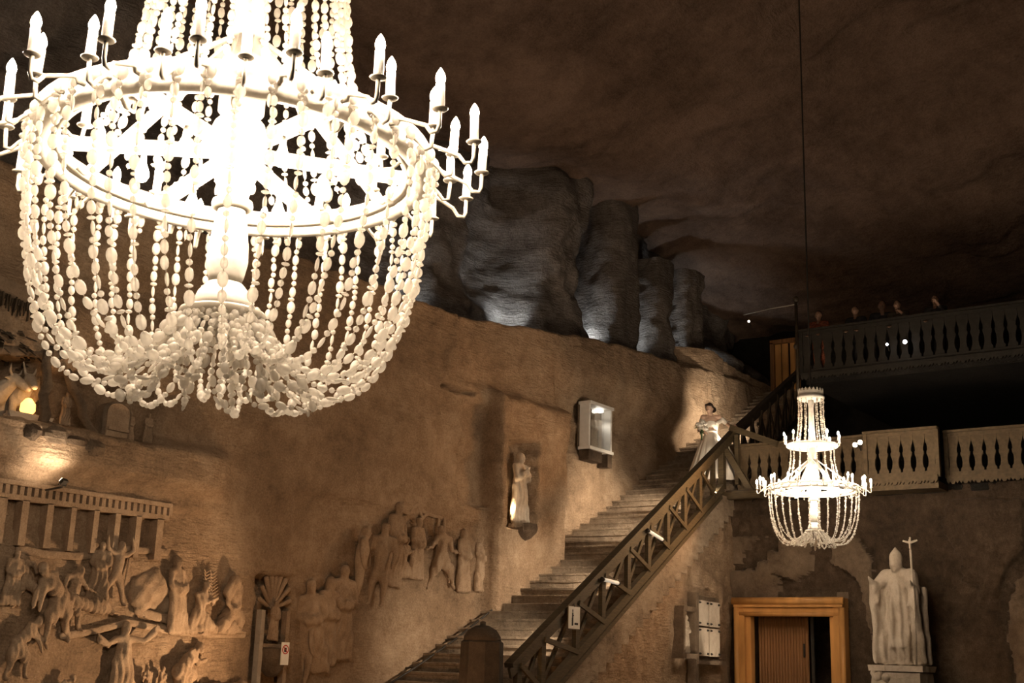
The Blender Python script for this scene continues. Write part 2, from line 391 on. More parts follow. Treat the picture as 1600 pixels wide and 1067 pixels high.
def ewg(y0, y1, z0, z1):
    nu, nv = max(4, int(abs(y1-y0)/.038)), max(4, int((z1-z0)/.038))
    o = grid('rock_face', nu, nv, lambda u, v: (ewf(y0+(y1-y0)*u, z0+(z1-z0)*v), y0+(y1-y0)*u, z0+(z1-z0)*v), 'endw', None, we, True)
    o.data.materials.append(M['slab'])
    for f in o.data.polygons:
        c = f.center; jy, jz = c.y+.05*noise.noise(Vector((0, c.y*7, c.z*7))), c.z+.05*noise.noise(Vector((5, c.y*7, c.z*7)))
        if any(inside(pl, jy, jz) for pl, t_ in PROUD[:4]): f.material_index = 1
    return o
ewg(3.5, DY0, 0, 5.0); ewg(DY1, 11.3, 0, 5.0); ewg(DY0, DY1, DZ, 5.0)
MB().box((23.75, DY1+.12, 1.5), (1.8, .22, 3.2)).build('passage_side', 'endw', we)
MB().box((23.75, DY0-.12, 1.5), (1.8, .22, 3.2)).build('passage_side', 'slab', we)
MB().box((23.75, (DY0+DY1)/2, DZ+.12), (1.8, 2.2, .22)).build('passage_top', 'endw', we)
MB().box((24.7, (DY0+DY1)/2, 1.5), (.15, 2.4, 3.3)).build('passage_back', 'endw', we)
# gallery behind the lower balustrade, upper gallery, far rock
ew(31.8, -6, 12.5, 4.9, 12.8, 90, 50, 'wall_gallery', 20, 'gloom'); tag(bpy.data.objects['wall_gallery'], 'rock at the back of the galleries, coloured black as shade', 'wall')
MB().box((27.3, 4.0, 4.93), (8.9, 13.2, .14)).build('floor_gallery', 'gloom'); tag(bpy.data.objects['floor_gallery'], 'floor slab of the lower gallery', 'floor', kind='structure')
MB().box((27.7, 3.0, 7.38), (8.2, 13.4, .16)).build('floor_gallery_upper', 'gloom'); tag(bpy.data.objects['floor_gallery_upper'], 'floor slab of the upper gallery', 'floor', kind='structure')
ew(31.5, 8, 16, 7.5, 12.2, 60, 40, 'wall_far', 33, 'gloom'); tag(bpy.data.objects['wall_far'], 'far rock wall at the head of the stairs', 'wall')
def shoulder(u, v):          # pale rock shoulder at the head of the stairs
    x = 25.2 + u*6.0; z = 5.5 + v*(3.55 - .35*u)
    return (x, 13.75 - .75*smoothstep(0, .14, u) + .2*v + .16*nz(x, 3, z, .9, 4) + .05*nz(x, 1, z, 3, 3), z)
tag(grid('wall_stair_head', 110, 60, shoulder, 'wall'), 'pale rock shoulder behind the bride at the head of the stairs', 'wall')

# ================================================================== CHANDELIERS
def bead_meshes(R):
    out = []
    for nm, l, wd in (('oval', .064, .040), ('ball', .030, .031), ('rod', .064, .021), ('almond', .052, .035), ('disc', .018, .040), ('big', .074, .050)):
        mb = MB()
        k = 5 if nm in ('ball', 'disc') else 6
        mb.ell((0, 0, 0), (wd/2*R, wd/2*R, l/2*R), 8, k)
        me = bpy.data.meshes.new('bead'); me.from_pydata(mb.v, [], mb.f); me.polygons.foreach_set('use_smooth', [nm != 'almond']*len(me.polygons)); me.materials.append(M['bead'])
        out.append((me, mb, l*R))
    return out
SEQ = [0, 1, 2, 1, 3, 4, 5, 1, 3, 1, 0, 4, 2, 1]
def strand(parent, pts, beads, R, rng, single=False, start=0, dens=1.0, nofill=False):
    """a wire with salt beads threaded on it"""
    pts = [Vector(p) for p in pts]; cum = [0]
    for a, b_ in zip(pts, pts[1:]): cum.append(cum[-1]+(b_-a).length)
    def at(s):
        for i in range(len(pts)-1):
            if s <= cum[i+1] or i == len(pts)-2:
                q = (s-cum[i])/max(1e-9, cum[i+1]-cum[i]); return pts[i].lerp(pts[i+1], q), (pts[i+1]-pts[i]).normalized()
    mb = MB().tube(pts, .0022*R, 3); fs_thread = len(mb.f)
    s = .006*R; k = start; items = []
    while s < cum[-1]-.01*R:
        t = SEQ[k % len(SEQ)]; k += 1
        if rng.random() < .15: t = rng.choice([0, 1, 3, 5])
        l = beads[t][2]; p, d = at(s+l/2); s += l + .004*R + rng.random()*.004*R
        q = d.to_track_quat('Z', 'Y'); j = Vector((rng.uniform(-1, 1), rng.uniform(-1, 1), 0))*.004*R
        items.append((t, p+j, q))
    if not single:
        for t, p, q in items:
            Rm = q.to_matrix(); mb.add([Rm @ Vector(v) + p for v in beads[t][1].v], beads[t][1].f)
    me = bpy.data.meshes.new('bead_strand'); me.from_pydata(mb.v, [], mb.f)
    me.materials.append(M['thread']); me.materials.append(M['bead'])
    me.polygons.foreach_set('material_index', [0 if i < fs_thread else 1 for i in range(len(me.polygons))]); me.polygons.foreach_set('use_smooth', [True]*len(me.polygons))
    o = link('bead_strand', me, None, parent)
    if single:
        for t, p, q in items:
            bo = bpy.data.objects.new('bead', beads[t][0]); COL.objects.link(bo); bo.parent = o; bo.location = p; bo.rotation_mode = 'QUATERNION'; bo.rotation_quaternion = q
    else: o['kind'] = 'stuff'
    return o
def bez(p0, p1, p2, p3, n=26):
    o = []
    for i in range(n+1):
        t = i/n; a, b_, c, d = (1-t)**3, 3*t*(1-t)**2, 3*t*t*(1-t), t**3
        o.append(tuple(a*p0[j]+b_*p1[j]+c*p2[j]+d*p3[j] for j in range(2)))
    return o
def pol(r, a, z): return Vector((r*math.cos(a), r*math.sin(a), z))
def chandelier(c, R, label, low, bottom, single_n, n_basket, seg, seed, ph=1.0, top=14.3):
    pz = lambda z: ph + (z-1.0) if z >= 1.0 else z*ph
    rng = random.Random(seed); t = thing('chandelier', c, label, 'chandelier', 'salt crystal chandeliers')
    rr = lambda prof: [(r*R, z*R) for r, z in prof]
    # hoop
    MB().lathe(rr([(.915, .0), (.935, -.012), (.985, -.012), (1.0, .0), (1.0, .03), (.985, .04), (.985, .085), (1.01, .10), (1.01, .125), (.93, .125), (.915, .10)]), seg*2, close=True).build('main_ring', 'beamwhite', t, True)
    MB().lathe(rr([(.86, .03), (.905, .02), (.905, .05), (.86, .06)]), seg*2, close=True).build('inner_rim', 'arm', t, True)
    # column
    MB().lathe(rr([(r_, pz(z_)) for r_, z_ in [(.05, 2.2), (.075, 2.05), (.06, 1.95), (.07, 1.5), (.085, 1.2), (.06, 1.06)]]), seg, close=False).build('upper_column', 'beamwhite', t, True)
    MB().lathe(rr([(.06, pz(1.04)), (.075, .95*ph), (.085, .75), (.075, .66), (.11, .63), (.11, .58), (.09, .56), (.115, .52), (.115, .46), (.09, .44), (.12, .40), (.12, .33), (.095, .30), (.13, .26), (.15, .2), (.15, .12), (.13, .02), (.095, -.07), (.072, -.16)]), seg).build('hub_column', 'beamwhite', t, True)
    MB().lathe(rr([(.07, -.15), (.10, -.165), (.105, -.185), (.10, -.205), (.07, -.215)]), seg).build('collar', 'arm', t, True)
    lo = low
    MB().lathe(rr([(.068, -.21), (.078, -.26), (.10, -.40), (.105, lo*.62), (.09, lo*.72), (.075, lo*.77)]), seg).build('lower_column', 'beamwhite', t, True)
    MB().lathe(rr([(.04, lo*.76), (.09, lo*.77), (.13, lo*.83), (.15, lo*.90), (.155, lo*.95), (.12, lo*.96)]), seg).build('bell', 'beamwhite', t, True)
    MB().lathe(rr([(.15, lo*.95), (.21, lo*.955), (.215, lo*.97), (.20, lo*1.03), (.185, lo*1.03), (.19, lo*.97)]), seg, close=True).build('lower_ring', 'arm', t, True)
    MB().lathe(rr([(.02, lo*1.0), (.05, lo*1.05), (.035, lo*1.12), (.055, lo*1.2), (.05, lo*1.3), (.02, lo*1.36), (.028, lo*1.4), (.008, lo*1.46)] if single_n == 0 else [(.02, lo*.96), (.06, lo*1.02), (.03, lo*1.1), (.01, lo*1.16)]), 12).build('pendant_finial', 'bead', t, True)
    # upper plate and crown
    MB().lathe(rr([(r_, pz(z_)) for r_, z_ in [(.05, 1.0), (.5, 1.0), (.56, 1.01), (.585, 1.03), (.585, 1.075), (.56, 1.09), (.05, 1.07)]]), seg*2).build('upper_plate', 'beamwhite', t, True)
    MB().lathe(rr([(r_, pz(z_)) for r_, z_ in [(.06, 2.12), (.27, 2.12), (.31, 2.15), (.315, 2.2), (.29, 2.22), (.06, 2.2)]]), seg).build('crown_plate', 'beamwhite', t, True)
    cb = MB().lathe(rr([(r_, pz(z_)) for r_, z_ in [(.275, 2.22), (.29, 2.22), (.29, 2.32), (.275, 2.32)]]), 32, close=True).build('crown_band', 'arm', t)
    sp = MB().prism([(-.02*R, 0), (.02*R, 0), (.027*R, .03*R), (0, .075*R), (-.027*R, .03*R)], lambda u, v, q: (q, u, v), -.006*R, .006*R).build('crown_point', 'arm', cb)
    for i in range(20):
        o = sp if i == 0 else copy_of(sp, cb)
        o.location = pol(.283*R, 2*PI*i/20, pz(2.315)*R); o.rotation_euler = (0, 0, 2*PI*i/20)
    MB().tube([(0, 0, pz(2.2)*R), (0, 0, top-c[2])], .013, 6).build('suspension_cable', 'iron', t)
    # spokes and braces
    for i in range(6):
        a = 2*PI*i/6 + .30
        s_ = MB(); s_.bar(pol(.10*R, a, .10*R), pol(.92*R, a, .055*R), .07*R, .055*R)
        s_.build('spoke', 'beamwhite', t)
        a += PI/6
        b_ = MB(); b_.bar(pol(.90*R, a, .09*R), pol(.10*R, a, .72*R), .075*R, .022*R, pol(1, a+PI/2, 0).cross(Vector((0, 0, 1)))+Vector((0, 0, 1)))
        b_.build('brace', 'beamwhite', t)
    # candles
    pan = MB().lathe([(.008*R, 0), (.036*R, .004*R), (.040*R, .010*R), (.036*R, .012*R), (.014*R, .008*R)], 16)
    stick = MB().lathe([(.022*R, .008*R), (.023*R, .03*R), (.022*R, .135*R), (.016*R, .138*R)], 12)
    bulb = MB().lathe([(.012*R, .136*R), (.021*R, .148*R), (.024*R, .165*R), (.019*R, .186*R), (.010*R, .204*R), (.002*R, .216*R)], 10)
    me_pan = stick_me = bulb_me = None
    def candle(parent, pos, rz=0):
        nonlocal me_pan, stick_me, bulb_me
        if me_pan is None:
            o1 = pan.build('drip_pan', 'arm', parent, True); o2 = stick.build('candle_sleeve', 'candle', parent, True); o3 = bulb.build('bulb', 'bulb', parent, True)
            me_pan, stick_me, bulb_me = o1.data, o2.data, o3.data
        else:
            o1 = link('drip_pan', me_pan, None, parent); o2 = link('candle_sleeve', stick_me, None, parent); o3 = link('bulb', bulb_me, None, parent)
        ti = Euler((rng.uniform(-.035, .035), rng.uniform(-.035, .035), 0))
        for o in (o1, o2, o3): o.location = pos; o.rotation_euler = ti
    def arm_mesh(r_out, z_out, r_in=.985):
        p = [(r_in, .06), (r_in+.04, .055), (r_in+.05, .075), (r_in+.075, .07), (r_out-.075, .01), (r_out-.045, -.03), (r_out-.01, -.032), (r_out, -.005), (r_out, z_out)]
        if r_out < 1.2: p = [(r_in, .06), (r_in+.03, .055), (r_out-.07, .02), (r_out-.035, -.022), (r_out-.008, -.015), (r_out, z_out)]
        mb = MB().tube([(r*R, 0, z*R) for r, z in p], .0105*R, 7); return mb
    meA = meB = None
    nA = 40 if single_n else 28
    for i in range(nA):
        a = 2*PI*(i+.5)/nA; longer = i % 2 == 0; ro = 1.27 if longer else 1.125; zo = .07 if longer else .085
        src = meA if longer else meB
        if src is None:
            o = arm_mesh(ro, zo).build('candle_arm', 'arm', t, True)
            if longer: meA = o.data
            else: meB = o.data
        else: o = link('candle_arm', src, None, t)
        o.rotation_euler = (0, 0, a); candle(o, (ro*R, 0, zo*R))
    meI = None
    for i in range(10):
        a = 2*PI*(i+.3)/10
        if meI is None:
            o = MB().tube([(.88*R, 0, .05*R), (.82*R, 0, .0), (.77*R, 0, .0), (.76*R, 0, .06*R)], .0105*R, 7).build('inner_arm', 'arm', t, True); meI = o.data
        else: o = link('inner_arm', meI, None, t)
        o.rotation_euler = (0, 0, a); candle(o, (.76*R, 0, .06*R))
    meU = None
    for i in range(10):
        a = 2*PI*(i+.5)/10
        if meU is None:
            o = MB().tube([(.55*R, 0, pz(1.08)*R), (.60*R, 0, pz(1.06)*R), (.63*R, 0, pz(1.08)*R), (.635*R, 0, pz(1.13)*R)], .0105*R, 7).build('upper_arm', 'arm', t, True); meU = o.data
        else: o = link('upper_arm', meU, None, t)
        o.rotation_euler = (0, 0, a); candle(o, (.635*R, 0, pz(1.13)*R))
    # pendant lamps under the spokes
    sk = MB().lathe([(.012*R, 0), (.016*R, -.02*R), (.018*R, -.05*R)], 10); gl = MB().lathe([(.015*R, -.05*R), (.034*R, -.10*R), (.036*R, -.125*R), (.024*R, -.15*R), (.006*R, -.158*R)], 12)
    m1 = m2 = None
    for i in range(6):
        p = pol(.46*R, 2*PI*i/6+.30, .05*R)
        if m1 is None: o = sk.build('lamp_socket', 'arm', t, True); g_ = gl.build('bulb', 'bulb', o, True); m1, m2 = o.data, g_.data
        else: o = link('lamp_socket', m1, None, t); g_ = link('bulb', m2, None, o)
        o.location = p
    # beads
    B = bead_meshes(R); singles = 0
    toward = math.atan2(-c[1], -c[0])
    order = sorted(range(n_basket), key=lambda i: abs((2*PI*(i+.25)/n_basket - toward + PI) % (2*PI) - PI))
    single_set = set(order[:single_n])
    for i in range(n_basket):
        a = 2*PI*(i+.25)/n_basket + rng.uniform(-.03, .03); bt = bottom*rng.uniform(.86, 1.02); lo2 = lo*1.0
        cv = bez((1.0, .07), (1.03, bt*.95), (.62+rng.uniform(-.05, .05), bt*1.36), (.19, lo2))
        tw = rng.uniform(-.12, .12)
        pts = [pol(r*R, a + tw*(k/len(cv))**2, z*R) for k, (r, z) in enumerate(cv)]
        strand(t, pts, B, R, rng, i in single_set, rng.randrange(14))
    ns = 11 if single_n else 8
    for i in range(ns):
        a = 2*PI*i/ns; r1 = rng.uniform(.32, .5); zb = bottom*rng.uniform(1.0, 1.07)
        cv = bez((.2, lo), (r1*.9, bottom*.9), (r1*1.3, zb*1.1), (r1*.9, zb)); a2 = a+.45
        cv2 = bez((r1*.9, zb), (r1*.7, zb*1.02), (.3, zb), (.2, lo), 12)
        pts = [pol(r*R, a+.18*k/len(cv), z*R) for k, (r, z) in enumerate(cv)] + [pol(r*R, a+.18+.3*k/len(cv2), z*R) for k, (r, z) in list(enumerate(cv2))[1:]]
        strand(t, pts, B, R, rng, False, rng.randrange(14))
    nu = 40 if single_n else 16
    for i in range(nu):
        a = 2*PI*(i+.5)/nu
        cv = bez((.50, pz(1.02)), (.47, .75*ph), (.53, .4), (.70 if i % 2 else .62, .10 if i % 2 else .14), 14)
        strand(t, [pol(r*R, a, z*R) for r, z in cv], B, R, rng, False, rng.randrange(14))
    nc = 18 if single_n else 14
    for i in range(nc):
        a = 2*PI*i/nc; cv = bez((.29, pz(2.14)), (.27, pz(1.8)), (.29, pz(1.4)), (.38, pz(1.09)), 12)
        strand(t, [pol(r*R, a, z*R) for r, z in cv], B, R, rng, False, rng.randrange(14))
    if single_n:    # short drops hanging over the hoop
        for i in range(48):
            a = 2*PI*(i+.5)/48; strand(t, [pol(1.018*R, a, .10*R), pol(1.03*R, a, .03*R), pol(1.025*R, a, -.08*R)], B, R, rng, False, rng.choice([0, 6, 4]))
    return t
c1 = EYE + ray(368, 268)*6.95
chandelier(c1, 1.08, 'huge near chandelier with long white salt bead strings, at the top left', -.79, -1.12, 8, 46, 32, 3, 1.75)
c2 = EYE + ray(1271, 768)*19.9
chandelier(c2, .70, 'smaller three-tiered crowned chandelier hanging before the balcony', -.92, -1.16, 0, 28, 20, 5)

# ================================================================== STAIRCASE
st = thing('staircase', (12.8, 12, 0), 'long straight stone staircase climbing along the rock wall', 'staircase')
RUN, RISE = .2816, .145
for i in range(59):
    x0 = 12.80 + i*RUN; z1 = (i+1)*RISE; y0 = outer_y(x0)-.02; y1 = 13.75 if x0 > 19.5 else 13.25; nseg = 7
    mb = MB(); rr_ = random.Random(i); prof = [(0, z1-.5), (0, z1-.045), (-.022, z1-.038), (-.024, z1-.004), (-.01, z1), (RUN+.06, z1), (RUN+.06, z1-.5)]
    vs = []
    for k in range(nseg+1):
        y = y0 + (y1-y0)*k/nseg; jx, jz = rr_.uniform(-.012, .012), rr_.uniform(-.009, .006)
        vs += [(x0+px_+(jx if q < 5 else 0), y, pz_+(jz if 1 < q < 5 else 0)) for q, (px_, pz_) in enumerate(prof)]
    n = len(prof); fs = [(k*n+j, k*n+(j+1) % n, (k+1)*n+(j+1) % n, (k+1)*n+j) for k in range(nseg) for j in range(n)] + [tuple(range(n)), tuple(range(nseg*n, nseg*n+n))[::-1]]
    mb.add([Vector(v)-st.location for v in vs], fs); mb.build('step', 'step', st)
# --- timber railing on the outer side
def rail_z(x): return 1.926 + .5235*(x-14.28)
def low_z(x): return 1.366 + .521*(x-15.07)
O0 = Vector((13.9, outer_y(13.9), 0)); rl = thing('stair_railing', (O0.x, O0.y, 0), 'olive brown timber stair railing with crossed braces', 'railing')
def P(x, z, off=0.0): return Vector((x, outer_y(x)-.09-off, z)) - rl.location
def beam(name, a, b_, wd, h, mat='timber', par=None):
    return MB().bar(a, b_, wd, h).build(name, mat, par or rl)
beam('handrail', P(13.7, rail_z(13.7)-.035), P(22.75, rail_z(22.75)-.035), .13, .06)
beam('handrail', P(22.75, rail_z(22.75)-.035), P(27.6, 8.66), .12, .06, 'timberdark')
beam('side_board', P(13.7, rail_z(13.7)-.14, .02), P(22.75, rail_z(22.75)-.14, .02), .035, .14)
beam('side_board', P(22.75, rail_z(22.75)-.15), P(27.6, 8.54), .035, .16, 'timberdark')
beam('bottom_rail', P(13.9, low_z(13.9)+.08), P(22.0, low_z(22.0)+.08), .09, .13)
beam('bottom_rail', P(13.9, low_z(13.9)-.10, -.03), P(22.0, low_z(22.0)-.10, -.03), .07, .07)
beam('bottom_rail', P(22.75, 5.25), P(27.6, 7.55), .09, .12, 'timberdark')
pxs = [onS(a, b_).x for a, b_ in ((838, 1030), (892, 975), (933, 930), (973, 892), (1005, 858), (1035, 830), (1062, 800), (1086, 775), (1107, 745))]
pxs = [13.95] + pxs
prev = None
for x in pxs:
    MB().box(P(x, (rail_z(x)+low_z(x))/2-.02), (.10, .07, rail_z(x)-low_z(x)-.10)).build('post', 'timber', rl)
for a, b_ in zip(pxs, pxs[1:]):
    m_ = (a+b_)/2
    beam('brace', P(a, rail_z(a)-.16, .045), P(b_, low_z(b_)+.12, .045), .035, .07)
    beam('brace', P(a, low_z(a)+.14, -.045), P(b_, rail_z(b_)-.2, -.045), .035, .07)
for x in (23.3, 23.9, 24.5, 25.1, 25.7, 26.3, 26.9, 27.4):
    hb = 5.25+(x-22.75)*.474; ht = rail_z(22.75)+(x-22.75)*.475-.1
    MB().box(P(x, (hb+ht)/2), (.08, .06, ht-hb)).build('post', 'timberdark', rl)
    beam('brace', P(x-.55, hb-.2+.0, .04), P(x, ht-.05, .04), .03, .06, 'timberdark'); beam('brace', P(x-.55, ht-.3, -.04), P(x, hb+.05, -.04), .03, .06, 'timberdark')
# --- landing platform with braces and its handrail towards the balcony
lp = thing('landing_frame', (22.6, 10.6, 4.9), 'timber landing frame with a thick beam where stairs meet balcony', 'platform')
def Q(p): return Vector(p) - lp.location
pa, pb = onX(1118, 776, 22.45), onX(1190, 772, 22.45)
MB().bar(Q(pa), Q(pb), .16, .15).build('beam', 'timber', lp)
MB().box(Q(onX(1128, 730, 22.45)), (.12, .12, .96)).build('post', 'timber', lp)
MB().bar(Q(onX(1127, 692, 22.5)), Q(onX(1174, 768, 22.5)), .07, .12).build('brace', 'timber', lp)
MB().bar(Q(onX(1141, 668, 22.6)), Q(onX(1215, 694, 22.6)), .08, .12).build('handrail', 'timber', lp)
MB().box(Q(onX(1152, 718, 22.6)), (.08, .08, 1.0)).build('post', 'timber', lp)
MB().box(Q((23.0, 10.85, 5.02)), (1.2, 1.0, .06)).build('deck', 'timberdark', lp)
# --- thin hand line on the rock wall beside the stairs
ln = [onY(a, b_, 12.86) for a, b_ in ((590, 1080), (650, 1042), (712, 998), (770, 952), (819, 901))]
hl = thing('handline', ln[0], 'thin dark handrail line fixed to the rock beside the lower stairs', 'handrail')
MB().tube([p-ln[0] for p in ln], .016, 6).build('rail_bar', 'iron', hl, True)
for p in ln[1:]: MB().tube([p-ln[0], p-ln[0]+Vector((0, .22, -.02))], .012, 5).build('wall_bracket', 'iron', hl)
# --- stone bollard at the foot of the railing
bc = Vector((12.95, 9.72, 0))
bo = thing('bollard', bc, 'dark octagonal stone bollard with domed cap at the foot of the railing', 'bollard')
R8 = .30
MB().lathe([(R8*1.15, 0), (R8*1.12, .3), (R8, .4), (R8*.9, 1.86), (R8*.72, 1.90)], 8).build('shaft', 'bollard', bo)
MB().lathe([(R8*.8, 1.88), (R8*.78, 1.93), (R8*.6, 2.01), (R8*.3, 2.06), (R8*.12, 2.07), (R8*.12, 2.11), (.01, 2.12)], 16).build('cap', 'bollard', bo, True)
# --- tube lamps and small lamps on the railing
def tube_lamp(a, b_, label):
    a, b_ = onS(*a, .17), onS(*b_, .17); t = thing('tube_lamp', a, label, 'lamp', 'tube lamps on the stair railing')
    d = b_-a; MB().tube([Vector((0, 0, 0)), d], .028, 10).build('tube', M['tube'], t, True)
    MB().tube([-d*.06, d*.02], .034, 10).build('end_cap', 'iron', t, True); MB().tube([d*.98, d*1.05], .034, 10).build('end_cap', 'iron', t, True)
    MB().bar((0, .0, -.02), d*.1+Vector((0, .12, -.05)), .02, .02).build('bracket', 'iron', t)
M['tube'] = emit('frosted_tube', (.95, .86, .70), .32)
tube_lamp((942, 905), (966, 911), 'short white tube lamp low on the stair railing above the sign')
tube_lamp((1013, 829), (1035, 843), 'short white tube lamp halfway up the stair railing')
def small_lamp(p, label, power, tgt, s=.6):
    t = thing('rail_lamp', p, label, 'lamp', 'small lamps on the railing'); d = (Vector(tgt)-p).normalized()
    MB().tube([Vector((0, 0, 0)), -d*.12*s], [.055*s, .04*s], 10).build('housing', 'iron', t, True)
    MB().ell(d*.01, (.05*s, .05*s, .05*s)).build('lens', 'lampwarm', t, True)
    MB().bar(-d*.06*s, -d*.06*s+Vector((0, 0, -.12*s)), .02*s, .02*s).build('bracket', 'iron', t)
    l = spot('beam', d*.07, d*2, power, NEUT, 110); l.parent = t
# ================================================================== BALCONIES
def gap_half(z):       # half width of the sawn opening between two boards
    pts = [(0, .020), (.06, .022), (.09, .046), (.17, .056), (.25, .05), (.31, .026), (.35, .024), (.37, .040), (.43, .036), (.50, .016), (.57, .002), (.70, .002)]
    for (a, ga), (b_, gb) in zip(pts, pts[1:]):
        if z <= b_: return ga + (gb-ga)*(z-a)/(b_-a)
    return .002
def balustrade(y0, y1, x, ztop, h, n, label, mat, fascia=True, name='balustrade', ends=True, fade=False):
    t = thing(name, (x, (y0+y1)/2, ztop-h), label, 'balustrade', 'sawn board balustrades'); yc = (y0+y1)/2; W = y1-y0; p = W/n
    zs = [0, .06, .09, .17, .25, .31, .35, .37, .43, .50, .57, .70]; sc = (h-.16)/.70
    right = [(p/2-gap_half(z)*p/.225, z*sc+.10) for z in zs]; poly = right + [(-u, v) for u, v in reversed(right)]
    mb = MB(); m_ = len(right)
    vs = [(q, u, v) for q in (-.02, .02) for u, v in poly]; N = len(poly)
    fs = []
    for k in range(m_-1):
        a, b_, c_, d_ = k, k+1, N-2-k, N-1-k
        fs += [(a, b_, c_, d_), (a+N, d_+N, c_+N, b_+N)]
    fs += [(i, i+N, (i+1) % N+N, (i+1) % N) for i in range(N)]
    mb.add(vs, fs); o0 = None
    for i in range(n):
        y = -W/2 + p*(i+.5)
        if o0 is None: o0 = mb.build('baluster_board', mat, t); o = o0
        else: o = copy_of(o0, t)
        o.location = (0, y, 0)
    MB().box((-.01, 0, h-.02), (.16, W+.06, .045)).build('top_rail', mat, t)
    MB().box((0, 0, h-.075), (.06, W, .07)).build('top_board', mat, t)
    MB().box((0, 0, .06), (.08, W, .10)).build('bottom_rail', mat, t)
    if ends:
        for s_ in (-1, 1): MB().box((-.01, s_*(W/2), h/2), (.09, .07, h)).build('end_post', mat, t)
    if fascia:
        mb = MB(); k = n; q = W/k
        for i in range(k):
            y = -W/2 + q*i
            mb.prism([(y, .03), (y+q, .03), (y+q, -.06), (y+q*.86, -.115), (y+q*.72, -.075), (y+q*.6, -.12), (y+q*.4, -.12), (y+q*.28, -.075), (y+q*.14, -.115), (y, -.06)], lambda u, v, w_: (w_, u, v), -.10, -.06)
        mb.build('scalloped_fascia', mat, t)
    return t
balustrade(8.24, 10.80, 22.75, 6.0, .86, 12, 'lower balcony balustrade between the stairs and the projecting bay', 'bal')
balustrade(onX(1465, 700, 22.35).y, onX(1353, 700, 22.35).y, 22.35, onX(1410, 671, 22.35).z, .90, 6, 'projecting bay balustrade behind and right of the small chandelier', 'bal')
balustrade(3.6, 6.70, 22.72, 5.95, .86, 14, 'lower balcony balustrade at the right edge beyond the bay', 'bal')
balustrade(2.6, onX(1252, 520, 23.6).y, 23.6, onX(1430, 493, 23.6).z, .95, 32, 'dim upper balcony balustrade where people stand', 'balshade', name='balustrade')
MB().box((22.6, 7.5, 4.93), (.6, 1.5, .12)).build('bay_floor', 'bal', we)

